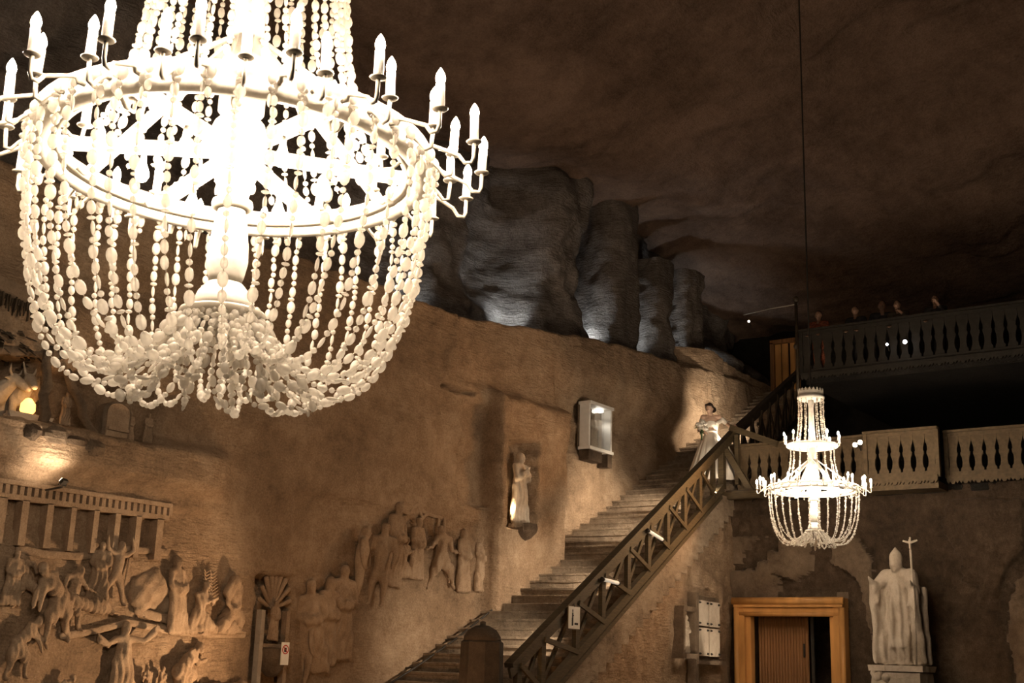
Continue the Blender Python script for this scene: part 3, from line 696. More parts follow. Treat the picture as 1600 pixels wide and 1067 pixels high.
# ================================================================== CARVED FIGURES
JOINT = {'head': (0, .02, .925), 'neck': (0, 0, .84), 'ls': (-.115, 0, .80), 'rs': (.115, 0, .80), 'chest': (0, 0, .70), 'pel': (0, 0, .52),
         'le': (-.16, .02, .63), 're': (.16, .02, .63), 'lh': (-.13, .08, .49), 'rh': (.13, .08, .49),
         'lk': (-.07, .03, .28), 'rk': (.07, .03, .28), 'lf': (-.08, 0, .03), 'rf': (.08, 0, .03)}
POSE = {
 'stand': {},
 'robe': {'robe': 1, 'lh': (-.03, .12, .60), 'rh': (.04, .12, .60)},
 'pray': {'robe': 1, 'lh': (-.01, .14, .74), 'rh': (.02, .14, .74), 'le': (-.14, .06, .62), 're': (.14, .06, .62)},
 'reach': {'robe': 1, 'le': (-.22, .04, .74), 'lh': (-.34, .06, .84), 're': (.24, .04, .78), 'rh': (.36, .06, .93), 'head': (.01, .03, .94)},
 'armsup': {'le': (-.22, .03, .86), 'lh': (-.26, .05, 1.02), 're': (.20, .03, .88), 'rh': (.13, .06, 1.05), 'lk': (-.12, .05, .29), 'lf': (-.16, .0, .03), 'rk': (.12, 0, .27), 'rf': (.20, 0, .03)},
 'stride': {'lk': (-.16, .04, .30), 'lf': (-.28, 0, .06), 'rk': (.12, .02, .28), 'rf': (.20, 0, .02), 'chest': (.03, .02, .70), 'head': (.09, .04, .91), 'rh': (.30, .08, .62), 're': (.22, .04, .66), 'lh': (-.26, .05, .60), 'skirt': 1},
 'lean': {'pel': (-.06, 0, .50), 'chest': (.10, .03, .64), 'neck': (.18, .03, .73), 'ls': (.10, .06, .74), 'rs': (.18, -.02, .68), 'head': (.24, .05, .79), 'rh': (.34, .1, .42), 're': (.28, .05, .54), 'lh': (.26, .1, .40), 'le': (.2, .06, .56), 'lf': (-.22, 0, .03), 'lk': (-.14, .02, .28), 'rk': (.06, .04, .28), 'skirt': 1},
 'kneel': {'robe': 2, 'pel': (-.02, 0, .34), 'chest': (.02, .02, .52), 'neck': (.05, .02, .65), 'ls': (-.05, .02, .62), 'rs': (.13, .02, .61), 'head': (.08, .05, .75), 'le': (-.02, .08, .46), 're': (.18, .05, .47), 'lh': (.18, .12, .54), 'rh': (.20, .10, .52), 'lk': (.12, .04, .10), 'rk': (.20, .02, .09), 'lf': (-.20, 0, .05), 'rf': (-.14, 0, .05)},
 'hunch': {'robe': 2, 'veil': 1, 'pel': (-.03, 0, .30), 'chest': (0, .03, .48), 'neck': (.03, .05, .58), 'ls': (-.10, .02, .55), 'rs': (.12, .02, .54), 'head': (.05, .08, .64), 'le': (-.06, .10, .36), 're': (.16, .08, .36), 'lh': (.06, .14, .30), 'rh': (.12, .14, .28), 'lk': (-.12, .06, .14), 'rk': (.16, .06, .12), 'lf': (-.16, 0, .04), 'rf': (.20, 0, .04)},
 'crouch': {'robe': 2, 'pel': (-.16, 0, .24), 'chest': (-.02, .03, .40), 'neck': (.10, .04, .50), 'ls': (.0, .07, .52), 'rs': (.08, -.02, .45), 'head': (.17, .06, .56), 'le': (.10, .10, .36), 're': (.20, .03, .34), 'lh': (.22, .12, .40), 'rh': (.26, .08, .38), 'lk': (.04, .06, .22), 'rk': (.10, .02, .18), 'lf': (-.08, .02, .03), 'rf': (0, 0, .03)},
 'fallen': {'pel': (.10, 0, .10), 'chest': (-.10, .03, .12), 'neck': (-.24, .04, .12), 'ls': (-.18, .08, .18), 'rs': (-.18, -.02, .06), 'head': (-.33, .05, .14), 'le': (-.26, .1, .10), 're': (-.2, .06, .02), 'lh': (-.36, .12, .05), 'rh': (-.30, .1, .01), 'lk': (.28, .05, .18), 'rk': (.30, .02, .06), 'lf': (.45, .03, .04), 'rf': (.50, 0, .03), 'skirt': 1},
}
def figure_mesh(h, pose, flip=False, voxel=None, depth=1.0, wide=1.0, hat=None, extra=None):
    J = dict(JOINT); p = POSE[pose] if isinstance(pose, str) else pose
    J.update({k: v for k, v in p.items() if k in J}); sx = -1 if flip else 1
    V = {k: Vector((v[0]*sx*h*wide, -v[1]*h*depth, v[2]*h)) for k, v in J.items()}; mb = MB()
    c = lambda a, ra, b_, rb: mb.cap(V[a], ra*h, V[b_], rb*h)
    mb.ell(V['head'], (.060*h, .066*h*max(depth, .7), .078*h), 12, 8)
    f = Vector((0, -1, 0)); mb.cap(V['head']+f*.05*h+Vector((0, 0, .01*h)), .010*h, V['head']+f*.068*h-Vector((0, 0, .012*h)), .013*h)
    mb.ell(V['head']+f*.03*h-Vector((0, 0, .045*h)), (.03*h, .03*h, .03*h))
    c('head', .035, 'neck', .036); c('neck', .05, 'chest', .085); c('ls', .05, 'rs', .05); c('chest', .095, 'pel', .085)
    c('ls', .045, 'le', .036); c('le', .036, 'lh', .026); c('rs', .045, 're', .036); c('re', .036, 'rh', .026)
    for s_ in 'lr':
        d = (V[s_+'h']-V[s_+'e']).normalized(); hh = V[s_+'h']
        mb.cap(hh, .022*h, hh+d*.035*h, .02*h)
        for q in (-1, -.33, .33, 1): mb.cap(hh+d*.04*h+Vector((0, 0, .014*h*q)), .009*h, hh+d*(.078-.008*abs(q))*h+Vector((0, 0, .018*h*q)), .007*h)
        mb.cap(hh+d*.01*h, .010*h, hh+d*.045*h+Vector((0, -.02*h, .025*h)), .008*h)
    c('pel', .075, 'lk', .055); c('lk', .052, 'lf', .032); c('pel', .075, 'rk', .055); c('rk', .052, 'rf', .032)
    for s_ in 'lr': mb.cap(V[s_+'f'], .03*h, V[s_+'f']+Vector((sx*.03*h, -.05*h, -.01*h)), .024*h)
    rb = p.get('robe')
    if rb == 1:
        for k in range(7):
            a = -.13+.26*k/6; mb.cap(V['pel']+Vector((a*.7*h, 0, .06*h)), .05*h, Vector((a*1.25*h*wide, -.02*h+.015*h*(k % 2), .03*h)), .045*h)
        [mb.cap(V[q+'e'], .042*h, V[q+'h']-Vector((0, 0, .05*h)), .045*h) for q in 'lr']
    elif rb == 2:
        g_ = [V['lk'], V['rk'], V['lf'], V['rf']]
        for q in g_: mb.cap(V['pel'], .10*h, q+Vector((0, 0, .02*h)), .075*h)
        mb.cap(V['lf'], .06*h, V['lk'], .07*h); mb.cap(V['rf'], .06*h, V['rk'], .07*h)
    if p.get('skirt'):
        for a_ in ('lk', 'rk'): mb.cap(V['pel'], .10*h, V['pel'].lerp(V[a_], .85), .085*h)
    if p.get('veil'):
        mb.cap(V['head']+Vector((0, .01*h, .02*h)), .075*h, V['ls']-Vector((0, 0, .05*h)), .07*h); mb.cap(V['head']+Vector((0, .01*h, .02*h)), .075*h, V['rs']-Vector((0, 0, .05*h)), .07*h)
    if hat == 'cap': mb.ell(V['head']+Vector((0, .01*h, .035*h)), (.062*h, .065*h, .05*h))
    if hat == 'hair': mb.ell(V['head']+Vector((0, .025*h, .02*h)), (.062*h, .055*h, .07*h)); mb.cap(V['head']+Vector((0, .04*h, 0)), .05*h, V['neck']+Vector((0, .05*h, -.03*h)), .04*h)
    if extra: extra(mb, V, h)
    k0 = 80/h; amp = p.get('folds', .009)*h
    def fold(co):
        z = co[:, 2]/h; wgt = np.clip((.80-z)/.15, 0, 1) if (rb or p.get('skirt') or p.get('folds')) else 0*z
        return wgt*amp*(np.sin(co[:, 0]*k0 + 2.2*np.sin(co[:, 2]*12/h)) + .6*np.sin(co[:, 0]*k0*.53+co[:, 2]*9/h))
    return sculpt(mb, voxel or h/52, 3, fold)
_fig_cache = {}
def carved(parent, foot, head_y, pose, flip=False, Y=12.94, hat=None, wide=1.08, name='carved_figure', mat='relief', depth=.8, hmul=1.0, lean=0):
    a = onY(*foot, Y); top = onY(foot[0], head_y, Y)
    span = {'kneel': .82, 'hunch': .72, 'crouch': .63, 'fallen': .26, 'lean': .88, 'reach': 1.0, 'armsup': 1.06}.get(pose, 1.0)
    h = (top.z-a.z)/span*hmul; key = (pose, hat, wide, depth)
    if key not in _fig_cache: _fig_cache[key] = figure_mesh(1.0, pose, False, .022, depth, wide, hat); _fig_cache[key].materials.append(M[mat])
    me = _fig_cache[key]
    if me.materials[0] != M[mat]: me = me.copy(); me.materials.clear(); me.materials.append(M[mat])
    me.polygons.foreach_set('use_smooth', [True]*len(me.polygons))
    o = link(name, me, None, parent, False, a - (parent.location if parent else Vector()))
    o.scale = ((-h if flip else h), h, h); rg_ = random.Random(int(foot[0]*7+foot[1])); o.rotation_euler = (rg_.uniform(-.05, .12), rg_.uniform(-.09, .09), rg_.uniform(-.75, .75) if pose in ('robe', 'stand', 'pray') else rg_.uniform(-.3, .3)); return o
# --- left relief: a colonnade over a crowd
ra = onY(130, 1000, 13.0)
rel = thing('carved_relief', ra, 'large wall relief of a struggling crowd below a colonnade, at the lower left', 'relief')
def rb(p0, p1, y0, y1, name, mat='relief', par=None):
    a, b_ = onY(*p0), onY(*p1); o = par or rel
    return MB().box(Vector(((a.x+b_.x)/2, (y0+y1)/2, (a.z+b_.z)/2))-o.location, (abs(b_.x-a.x), y1-y0, abs(b_.z-a.z))).build(name, mat, o)
ea, eb = onY(-60, 757), onY(258, 801)
def zl(px_, py_): return onY(px_, py_).z
zf = 3.345
X0, X1 = onY(-60, 760).x, onY(258, 800).x
cx = lambda a, b_, y0, y1, z0, z1: (Vector(((a+b_)/2, (y0+y1)/2, (z0+z1)/2))-rel.location, (b_-a, y1-y0, z1-z0))
MB().box(*cx(X0, X1, 12.86, 13.2, 3.40, 3.45)).build('cornice', 'relief', rel)
MB().box(*cx(X0, X1, 12.90, 13.2, 3.24, 3.30)).build('architrave', 'relief', rel)
MB().box(*cx(X0, X1, 13.0, 13.2, 3.24, 3.45)).build('frieze', 'relief', rel)
x = X0
while x < X1:
    MB().box(*cx(x, x+.055, 12.89, 13.1, 3.30, 3.40)).build('dentil', 'relief', rel); x += .093
zb = zl(150, 850)
npil = [(-14, 2), (26, 37), (66, 76), (104, 112), (140, 148), (174, 182), (207, 215), (240, 250)]
for a, b_ in npil: MB().box(*cx(onY(a, 800).x, onY(b_, 800).x, 12.90, 13.2, zb-.12, 3.25)).build('pilaster', 'relief', rel)
# ground ledges the figures stand on
def ridge(pts, r, name='ground_ridge', par=None, Y=12.97):
    o = par or rel; P_ = [onY(a, b_, Y)-o.location for a, b_ in pts]
    mb = MB()
    for a, b_ in zip(P_, P_[1:]): mb.cap(a, r, b_, r)
    me = sculpt(mb, r*.32, 3, None)
    for v in me.vertices: v.co.y = (v.co.y-P_[0].y)*.45 + P_[0].y; v.co += v.co.normalized()*.02*noise.noise(v.co*5)
    return link(name, me, 'relief', o, True)
ridge([(98, 994), (150, 985), (200, 972), (262, 985), (320, 991), (380, 992)], .045)
ridge([(30, 858), (90, 868), (150, 868), (205, 858), (260, 862)], .05)
mo = MB(); pm_ = onY(234, 918, 13.03)-ra
mo.ell(pm_, (.30, .10, .22), 14, 10); mo.ell(pm_+Vector((-.14, -.02, -.14)), (.20, .10, .17), 14, 10); mo.ell(pm_+Vector((.20, .02, -.20)), (.24, .08, .12), 14, 10); mo.ell(pm_+Vector((.1, .02, .14)), (.16, .07, .12), 14, 10)
link('rock_mound', sculpt(mo, .02, 5, lambda co: .02*np.sin(co[:, 0]*13+co[:, 2]*9)+.012*np.sin(co[:, 0]*31)*np.sin(co[:, 2]*27)), 'relief', rel, True)
ridge([(215, 955), (240, 962), (262, 968)], .06)
for f in [((14, 945), 858, 'robe', False, 'cap'), ((38, 950), 862, 'stride', True, 'cap'), ((78, 1005), 875, 'lean', True, 'cap'), ((105, 985), 880, 'stride', False, 'hair'),
          ((172, 945), 838, 'armsup', False, 'hair'), ((150, 936), 845, 'robe', False, None), ((128, 956), 925, 'fallen', False, None), ((30, 1062), 960, 'lean', False, None),
          ((276, 990), 868, 'robe', False, 'hair'), ((310, 990), 908, 'kneel', False, 'hair'), ((358, 988), 898, 'hunch', True, None), ((340, 992), 968, 'fallen', False, None),
          ((186, 1105), 972, 'reach', False, 'hair'), ((288, 1078), 1003, 'crouch', False, 'hair'), ((228, 1092), 1038, 'kneel', True, None), ((246, 1095), 1040, 'pray', False, None), ((95, 1110), 1055, 'crouch', False, 'cap'), ((345, 1095), 1060, 'fallen', False, None)]:
    carved(rel, f[0], f[1], f[2], f[3], hat=f[4])
ridge([(205, 862), (196, 912)], .02, 'staff')
pf = MB(); 
for k in range(9):
    for s_ in (-1, 1):
        a = onY(331, 938-k*5.0, 12.93)-ra; mb_dir = Vector((s_*.09*(1-k*.05), -.02, .05)); pf.cap(a, .012, a+mb_dir, .008, 6)
pf.tube([onY(331, 945, 12.94)-ra, onY(331, 892, 12.94)-ra], .014, 6); pf.build('palm_frond', 'relief', rel, True)
pf = MB()
for k in range(8):
    for s_ in (-1, 1):
        a = onY(322, 930-k*5.0, 12.93)-ra; pf.cap(a, .011, a+Vector((s_*.08*(1-k*.05), -.02, .045)), .008, 6)
pf.build('palm_frond', 'relief', rel, True)
# --- middle relief
rm = onY(640, 1000, 13.1); rel2 = thing('carved_relief', rm, 'shallow wall relief of standing robed figures under a draped canopy, beside the stairs', 'relief')
for f in [((486, 1052), 905, 'robe', False, 'cap'), ((503, 1040), 900, 'robe', True, 'hair'), ((523, 1030), 880, 'robe', False, None), ((474, 1075), 965, 'stand', False, None), ((552, 945), 820, 'stand', False, 'hair'), ((585, 948), 815, 'stand', True, 'cap'),
          ((607, 915), 782, 'robe', False, 'cap'), ((648, 905), 808, 'robe', False, 'cap'), ((628, 905), 838, 'kneel', False, None), ((684, 922), 820, 'stride', True, 'cap'), ((722, 925), 826, 'robe', False, 'hair'), ((748, 925), 832, 'robe', True, 'cap')]:
    carved(rel2, f[0], f[1], f[2], f[3], Y=13.04, hat=f[4], wide=1.05, depth=.8)
ridge([(622, 795), (640, 802), (653, 786), (662, 800), (680, 806)], .035, 'canopy_drape', rel2, 13.03)
ridge([(652, 786), (660, 810), (668, 803), (690, 808)], .03, 'canopy_drape', rel2, 13.03)
for a in (686, 695): ridge([(a, 800), (a, 835)], .028, 'canopy_post', rel2, 13.03)
# --- shell niche with a small saint and a font
nf = onY(424, 1000, 13.1); ni = thing('shell_niche', nf, 'narrow shell-headed niche with a small saint over a font basin', 'niche')
fan = MB()
for k in range(9):
    a = PI*(.08+.84*k/8); fan.cap(Vector((0, .05, .42)), .02, Vector((.30*math.cos(a), .0, .42+.52*math.sin(a))), .035)
fan.build('shell', 'relief', ni, True)
carved(ni, (424, 1000), 938, 'robe', Y=12.98, hat='hair', name='saint_figure')
MB().lathe([(.02, -.50), (.08, -.48), (.15, -.40), (.20, -.28), (.22, -.18), (.23, -.12), (.20, -.10), (.17, -.16), (.02, -.20)], 20, (0, -.04, 0)).build('font_basin', 'slab', ni, True)
MB().box((-.25, -.02, -.1), (.07, .10, 1.0)).build('side_shaft', 'statue', ni); MB().box((.25, .0, -.1), (.07, .10, 1.0)).build('side_shaft', 'relief', ni)
MB().box((0, -.0, -.075), (.44, .16, .05)).build('niche_sill', 'relief', ni)
# --- no-photography sign
sg = onY(445, 1021, 12.80); s1 = thing('prohibition_sign', sg, 'small white prohibition sign with red ring beside the shell niche', 'sign')
hw = (onY(451, 1021, 12.8).x-onY(439, 1021, 12.8).x)/2; hh = (zl(445, 1003)-zl(445, 1038))/2
MB().box((0, 0, 0), (hw*2, .012, hh*2)).build('plate', 'sign', s1)
ringm = MB()
for k in range(24):
    a, b_ = 2*PI*k/24, 2*PI*(k+1)/24; r0_, r1_ = hw*.66, hw*.86
    ringm.add([(r0_*math.cos(a), -.009, hh*.35+r0_*math.sin(a)), (r1_*math.cos(a), -.009, hh*.35+r1_*math.sin(a)), (r1_*math.cos(b_), -.009, hh*.35+r1_*math.sin(b_)), (r0_*math.cos(b_), -.009, hh*.35+r0_*math.sin(b_))], [(0, 1, 2, 3)])
ringm.build('red_ring', 'red', s1); MB().box((0, -.008, hh*.35), (hw*1.5, .004, hw*.16), Euler((0, PI/4, 0))).build('red_bar', 'red', s1)
MB().box((0, -.0075, hh*.33), (hw*.55, .003, hw*.8)).build('pictogram', 'black', s1)
MB().box((0, .12, 0), (hw*.4, .24, hw*.4)).build('wall_bracket', 'iron', s1)
# --- pictogram sign on the stair railing
sp = onS(897, 965, .19); s2 = thing('pictogram_sign', sp, 'white pictogram sign hung on the stair railing', 'sign', rz=math.atan2(1, 8.4))
MB().box((0, 0, 0), (.36, .012, .31)).build('plate', 'sign', s2); MB().box((0, .006, 0), (.39, .01, .34)).build('border', 'bal', s2)
pm = MB(); pm.ell((-.06, -.008, .095), (.018, .003, .022)); pm.box((-.06, -.008, .02), (.035, .004, .10)); pm.box((-.075, -.008, -.06), (.018, .004, .11)); pm.box((-.05, -.008, -.06), (.016, .004, .10)); pm.box((-.04, -.008, .03), (.03, .004, .014)); pm.build('pictogram', 'black', s2)
MB().box((.06, -.008, -.085), (.11, .004, .03)).build('pictogram_bar', 'black', s2); MB().tube([(0, .05, .16), (0, .0, .20), (0, -.004, .15)], .008, 5).build('hanger', 'iron', s2)
# ================================================================== STATUE NICHE, DISPLAY CASE
nb = onY(817, 826, 12.86); t = thing('niche_statue', nb, 'robed stone figure glowing in a wall niche halfway up the stairs', 'statue')
h_ = onY(813, 716, 12.95).z-nb.z
o = link('figure', figure_mesh(h_, 'pray', False, h_/60, .9, 1.0, 'hair'), 'statue', t, True); o.location = (0, .10, .10)
br = thing('niche_bracket', nb+Vector((0, 0, -.02)), 'dark stone bracket shelf below the glowing niche figure', 'shelf')
MB().lathe([(.04, -.20), (.16, -.14), (.26, -.04), (.28, .02), (.26, .10), (.02, .10)], 10).build('bracket_block', 'endw', br)
MB().box((.12, -.02, .04), (.26, .20, .07), Euler((0, .1, .2))).build('shelf_slab', 'endw', br)
lp1 = nb+Vector((-.20, .12, .18))
l = bpy.data.lights.new('niche_lamp_light', 'POINT'); l.energy = 22; l.color = (1, .72, .42); l.shadow_soft_size = .04
tl = thing('niche_lamp', lp1, 'little lamp hidden beside the glowing niche figure', 'lamp'); lo_ = bpy.data.objects.new('light', l); COL.objects.link(lo_); lo_.parent = tl; lo_.location = (-.04, -.06, .15)
MB().lathe([(.03, 0), (.035, .04), (.02, .08)], 10).build('socket', 'iron', tl, True); MB().ell((0, 0, .11), (.022, .022, .035)).build('bulb', 'lampwarm', tl, True)
M['tube2'] = emit('case_lamp', (1, .95, .85), 6)
ca, cb_ = onY(913, 626, 13.15), onY(949, 712, 13.15); cw, ch = cb_.x-ca.x, ca.z-cb_.z
cs = thing('display_case', ((ca.x+cb_.x)/2, 13.15, cb_.z), 'lit white-framed display case hung on the rock above the stairs', 'case')
MB().box((0, .14, ch/2), (cw, .02, ch)).build('back_panel', 'slab', cs)
for s_ in (-1, 1): MB().box((s_*(cw/2-.04), 0, ch/2), (.055, .22, ch)).build('side_frame', 'whitemetal', cs)
MB().box((0, 0, ch-.03), (cw, .30, .06)).build('top_frame', 'whitemetal', cs); MB().box((0, 0, .03), (cw, .30, .06)).build('bottom_frame', 'whitemetal', cs)
o = link('figurine', figure_mesh(ch*.72, 'robe', False, ch*.72/45, .8, 1.0, 'hair'), 'statue', cs, True); o.location = (-.05, .04, .07)
MB().box((.18, .06, ch*.40), (.12, .10, ch*.62)).build('carved_column', 'statue', cs)
MB().box((0, -.13, ch/2), (cw-.18, .008, ch-.12)).build('glass_pane', 'glass', cs)
MB().box((.15, .02, ch-.10), (.14, .08, .05)).build('lamp', M['tube2'], cs)
spot('case_light', (.15, -.02, ch-.14), (.15, .05, 0), 40, (1, .93, .82), 120).parent = cs; bpy.data.lights['case_light'].energy = 7
MB().box((-.15, .02, -.10), (.5, .22, .22)).build('shelf_bracket', 'endw', cs); MB().box((cw/2-.10, .0, -.12), (.16, .24, .30)).build('shelf_bracket', 'endw', cs)
# ================================================================== NATIVITY GROTTO
gz = onY(40, 658, 13.4).z
def animal_head(p, s_, label, horns, rz):
    t = thing('stable_animal', p, label, 'animal statue', rz=rz); mb = MB()
    mb.cap((0, .35*s_, -.25*s_), .22*s_, (0, 0, .05*s_), .13*s_); mb.cap((0, 0, .08*s_), .115*s_, (0, -.26*s_, -.10*s_), .075*s_); mb.ell((0, -.30*s_, -.13*s_), (.075*s_, .07*s_, .06*s_))
    mb.cap((0, .35*s_, -.25*s_), .24*s_, (0, .9*s_, -.35*s_), .26*s_)
    for q in (-1, 1): mb.cap((q*.16*s_, .3*s_, -.3*s_), .09*s_, (q*.15*s_, .28*s_, -.95*s_), .05*s_); mb.ell((q*.085*s_, -.05*s_, .10*s_), .025*s_)
    for q in (-1, 1):
        if horns: mb.cap((q*.09*s_, .02*s_, .14*s_), .03*s_, (q*.20*s_, .0, .22*s_), .028*s_); mb.cap((q*.20*s_, 0, .22*s_), .028*s_, (q*.22*s_, -.02*s_, .36*s_), .01*s_); mb.cap((q*.10*s_, .04*s_, .08*s_), .035*s_, (q*.25*s_, .06*s_, .05*s_), .02*s_)
        else: mb.cap((q*.07*s_, .04*s_, .14*s_), .035*s_, (q*.16*s_, .03*s_, .40*s_), .022*s_)
    link('body', sculpt(mb, .022*s_, 3), 'statue', t, True); return t
animal_head(onY(22, 598, 13.35), .62, 'pale horned ox statue in the stable grotto', True, .5)
animal_head(onY(46, 598, 13.25), .60, 'pale long-eared donkey statue in the stable grotto', False, -.2)
cr = onY(38, 655, 13.2); t = thing('crib', cr, 'low crib with a glowing orange lamp in the stable grotto', 'crib')
MB().prism([(-.30, .05), (.30, .05), (.22, -.14), (-.22, -.14)], lambda u, v, q: (u, q, v), -.14, .14).build('trough', 'statue', t)
for s_ in (-1, 1): MB().bar((s_*.26, 0, -.20), (s_*.12, 0, .02), .04, .04).build('leg', 'statue', t)
M['ember'] = emit('amber_lamp_glass', (1.0, .50, .12), 3.2)
MB().lathe([(.05, .04), (.09, .10), (.085, .18), (.04, .24), (.02, .25)], 12, (0, -.04, 0)).build('glowing_lamp', 'ember', t, True)
l = bpy.data.lights.new('crib_light', 'POINT'); l.energy = 3; l.color = (1, .55, .22); l.shadow_soft_size = .08; lo_ = bpy.data.objects.new('light', l); COL.objects.link(lo_); lo_.parent = t; lo_.location = (0, -.16, .30)
def post(p0, p1, Y, r, label, mat='timber'):
    a, b_ = onY(*p0, Y), onY(*p1, Y); t = thing('stable_post', a, label, 'post'); n = 9
    MB().tube([(b_-a)*(i/(n-1)) + Vector((.02*math.sin(i*1.7), .02*math.cos(i*2.3), 0)) for i in range(n)], [r*(1+.12*math.sin(i*2.1)) for i in range(n)], 9).build('trunk', mat, t, True)
post((67, 662), (76, 545), 12.9, .06, 'rough upright post lit beside the glowing crib', 'slab'); post((148, 690), (104, 578), 12.95, .055, 'slanting log leaning beside the grotto figures', 'slab')
post((-20, 545), (72, 552), 13.0, .06, 'crooked roof log over the stable animals', 'slab')
th = thing('thatch', onY(30, 548, 13.2), 'dark ragged thatch over the stable animals', 'thatch'); mb = MB(); rg = random.Random(4)
for k in range(150):
    p = Vector((rg.uniform(-.65, .45), rg.uniform(-.35, .5), rg.uniform(-.05, .12))); mb.bar(p, p+Vector((rg.uniform(-.12, .12), -.12, rg.uniform(-.14, .02))), .05, .012)
tag(mb.build('straw', 'timberdark', th), kind='stuff')
th2 = thing('roof_fringe', onY(45, 468, 12.75), 'ragged straw fringe hanging from the brow above the grotto', 'thatch'); mb = MB()
for k in range(120):
    p = Vector((rg.uniform(-.55, .55), rg.uniform(-.06, .1), 0)); p.z = -p.x*.13; mb.bar(p, p+Vector((rg.uniform(-.02, .02), 0, -rg.uniform(.08, .24))), .02, .012)
tag(mb.build('straw', 'timberdark', th2), kind='stuff'); MB().bar((-.6, .02, .1), (.6, .02, -.06), .25, .14).build('brow_board', 'slab', th2)
for i, (p, hd, po, fl, lb) in enumerate([((100, 664), 612, 'robe', False, 'robed shepherd figure standing by the slanting log'), ((200, 690), 642, 'robe', True, 'dark cloaked figure right of the arched stone tablet'), ((229, 692), 645, 'robe', False, 'thin dark figure at the right end of the grotto bay'), ((4, 668), 640, 'kneel', False, 'kneeling figure bent over the crib at the left edge')]):
    a = onY(*p, 13.1); top = onY(p[0], hd, 13.1); t = thing('grotto_figure', a, lb, 'statue', 'carved figures of the grotto'); key = (po, 'cap', 1.0, .9); hh_ = (top.z-a.z)/(.82 if po == 'kneel' else 1)
    if key not in _fig_cache: _fig_cache[key] = figure_mesh(1.0, po, False, .02, .9, 1.0, 'cap'); _fig_cache[key].materials.append(M['relief'])
    o = link('figure', _fig_cache[key], None, t); o.data.polygons.foreach_set('use_smooth', [True]*len(o.data.polygons)); o.scale = (-hh_ if fl else hh_, hh_, hh_)
tb = onY(172, 690, 13.0); t = thing('stone_tablet', tb, 'arched pale stone tablet standing in the grotto bay', 'tablet'); wq, hq = .20, zl(172, 628)-zl(172, 690)
arc = [(-wq, 0), (wq, 0), (wq*1.05, hq*.72)] + [(wq*1.05*math.cos(a), hq*.72+hq*.28*math.sin(a)) for a in np.linspace(.2, PI-.2, 9)] + [(-wq*1.05, hq*.72)]
MB().prism(arc, lambda u, v, q: (u, q, v), -.09, .06).build('slab', 'slab', t); MB().prism([(u*.78, v*.86+.05) for u, v in arc], lambda u, v, q: (u, q, v), -.115, -.08).build('raised_face', 'relief', t); MB().box((0, -.13, .14), (wq*1.5, .05, .04)).build('inscribed_band', 'relief', t)
def boulder(p, sx, sy, sz, seed, label, Y=12.72, mat='slab', rz=.3):
    a = onY(*p, Y); mb = MB().ell((0, 0, 0), (sx, sy, sz), 14, 10); vs = []
    for v in mb.v: k = 1+.35*noise.noise(Vector(v)*3.5+Vector((seed, 0, 0))); vs.append(tuple(round(c_*k/.05)*.05*.6+c_*k*.4 for c_ in v))
    mb.v = vs; t = mb.build('boulder', mat, None, False, a); t.rotation_euler = (0, 0, rz); tag(t, label, 'rock', 'rocks on the grotto shelf')
boulder((47, 673), .15, .14, .12, 1, 'small dark boulder in front of the crib', mat='endw'); boulder((82, 680), .24, .14, .12, 2, 'broad pale rock at the middle of the grotto shelf'); boulder((144, 700), .15, .12, .10, 3, 'pale angular rock at the shelf end below the tablet'); boulder((120, 690), .18, .12, .06, 4, 'flat thin rock between the two pale shelf rocks', mat='endw')

# ================================================================== DOORWAY IN THE END WALL
dj0, dj1 = onX(1150, 1000, 22.55), onX(1321, 1000, 22.55); dzt = onX(1235, 934, 22.55).z
dr = thing('door_1', (22.6, (dj0.y+dj1.y)/2, 0), 'honey pine door frame with an open boarded leaf, under the small chandelier', 'door'); dr['kind'] = 'structure'
half = (dj0.y-dj1.y)/2
def cyl(name, a, b_, r, mat='doorwood', n=12): return MB().tube([Vector(a), Vector(b_)], r, n).build(name, mat, dr, True)
for s_ in (-1, 1):
    MB().box((.02, s_*(half-.10), (dzt-.16)/2), (.24, .20, dzt-.16)).build('jamb', 'doorwood', dr)
    cyl('jamb_roll', (-.10, s_*(half-.04), 0), (-.10, s_*(half-.04), dzt-.18), .055)
    MB().box((.06, s_*(half-.25), (dzt-.35)/2), (.16, .10, dzt-.35)).build('inner_jamb', 'doorwood', dr)
MB().box((.0, 0, dzt-.09), (.30, half*2, .17)).build('lintel', 'doorwood', dr); cyl('lintel_roll', (-.14, -half-.02, dzt-.06), (-.14, half+.02, dzt-.06), .07)
MB().box((.03, 0, dzt-.255), (.24, half*2-.08, .14)).build('inner_lintel', 'doorwood', dr); cyl('lintel_roll', (-.07, -half+.05, dzt-.30), (-.07, half-.05, dzt-.30), .045)
lf = MB().box((0, 0, 0), (.01, .01, .01)); x0, x1 = half-.30, -.22; nb_ = 17; p_ = (x0-x1)/nb_
leaf = MB().box((.34, (x0+x1)/2, (dzt-.33)/2), (.03, x0-x1, dzt-.33)).build('leaf', 'doorleaf', dr)
b0 = None
for i in range(nb_):
    y = x0 - p_*(i+.5); hgt = dzt-.34
    if b0 is None: b0 = MB().lathe([(p_*.38, 0), (p_*.38, hgt)], 8).build('board', 'doorleaf', leaf, True); o = b0
    else: o = copy_of(b0, leaf)
    o.location = (.31, y, 0)
MB().box((.42, -.27, (dzt-.33)/2), (.05, .06, dzt-.33)).build('leaf_edge', 'iron', dr); cyl('handle', (.24, -.17, 1.9), (.24, -.17, 2.15), .02, 'iron')
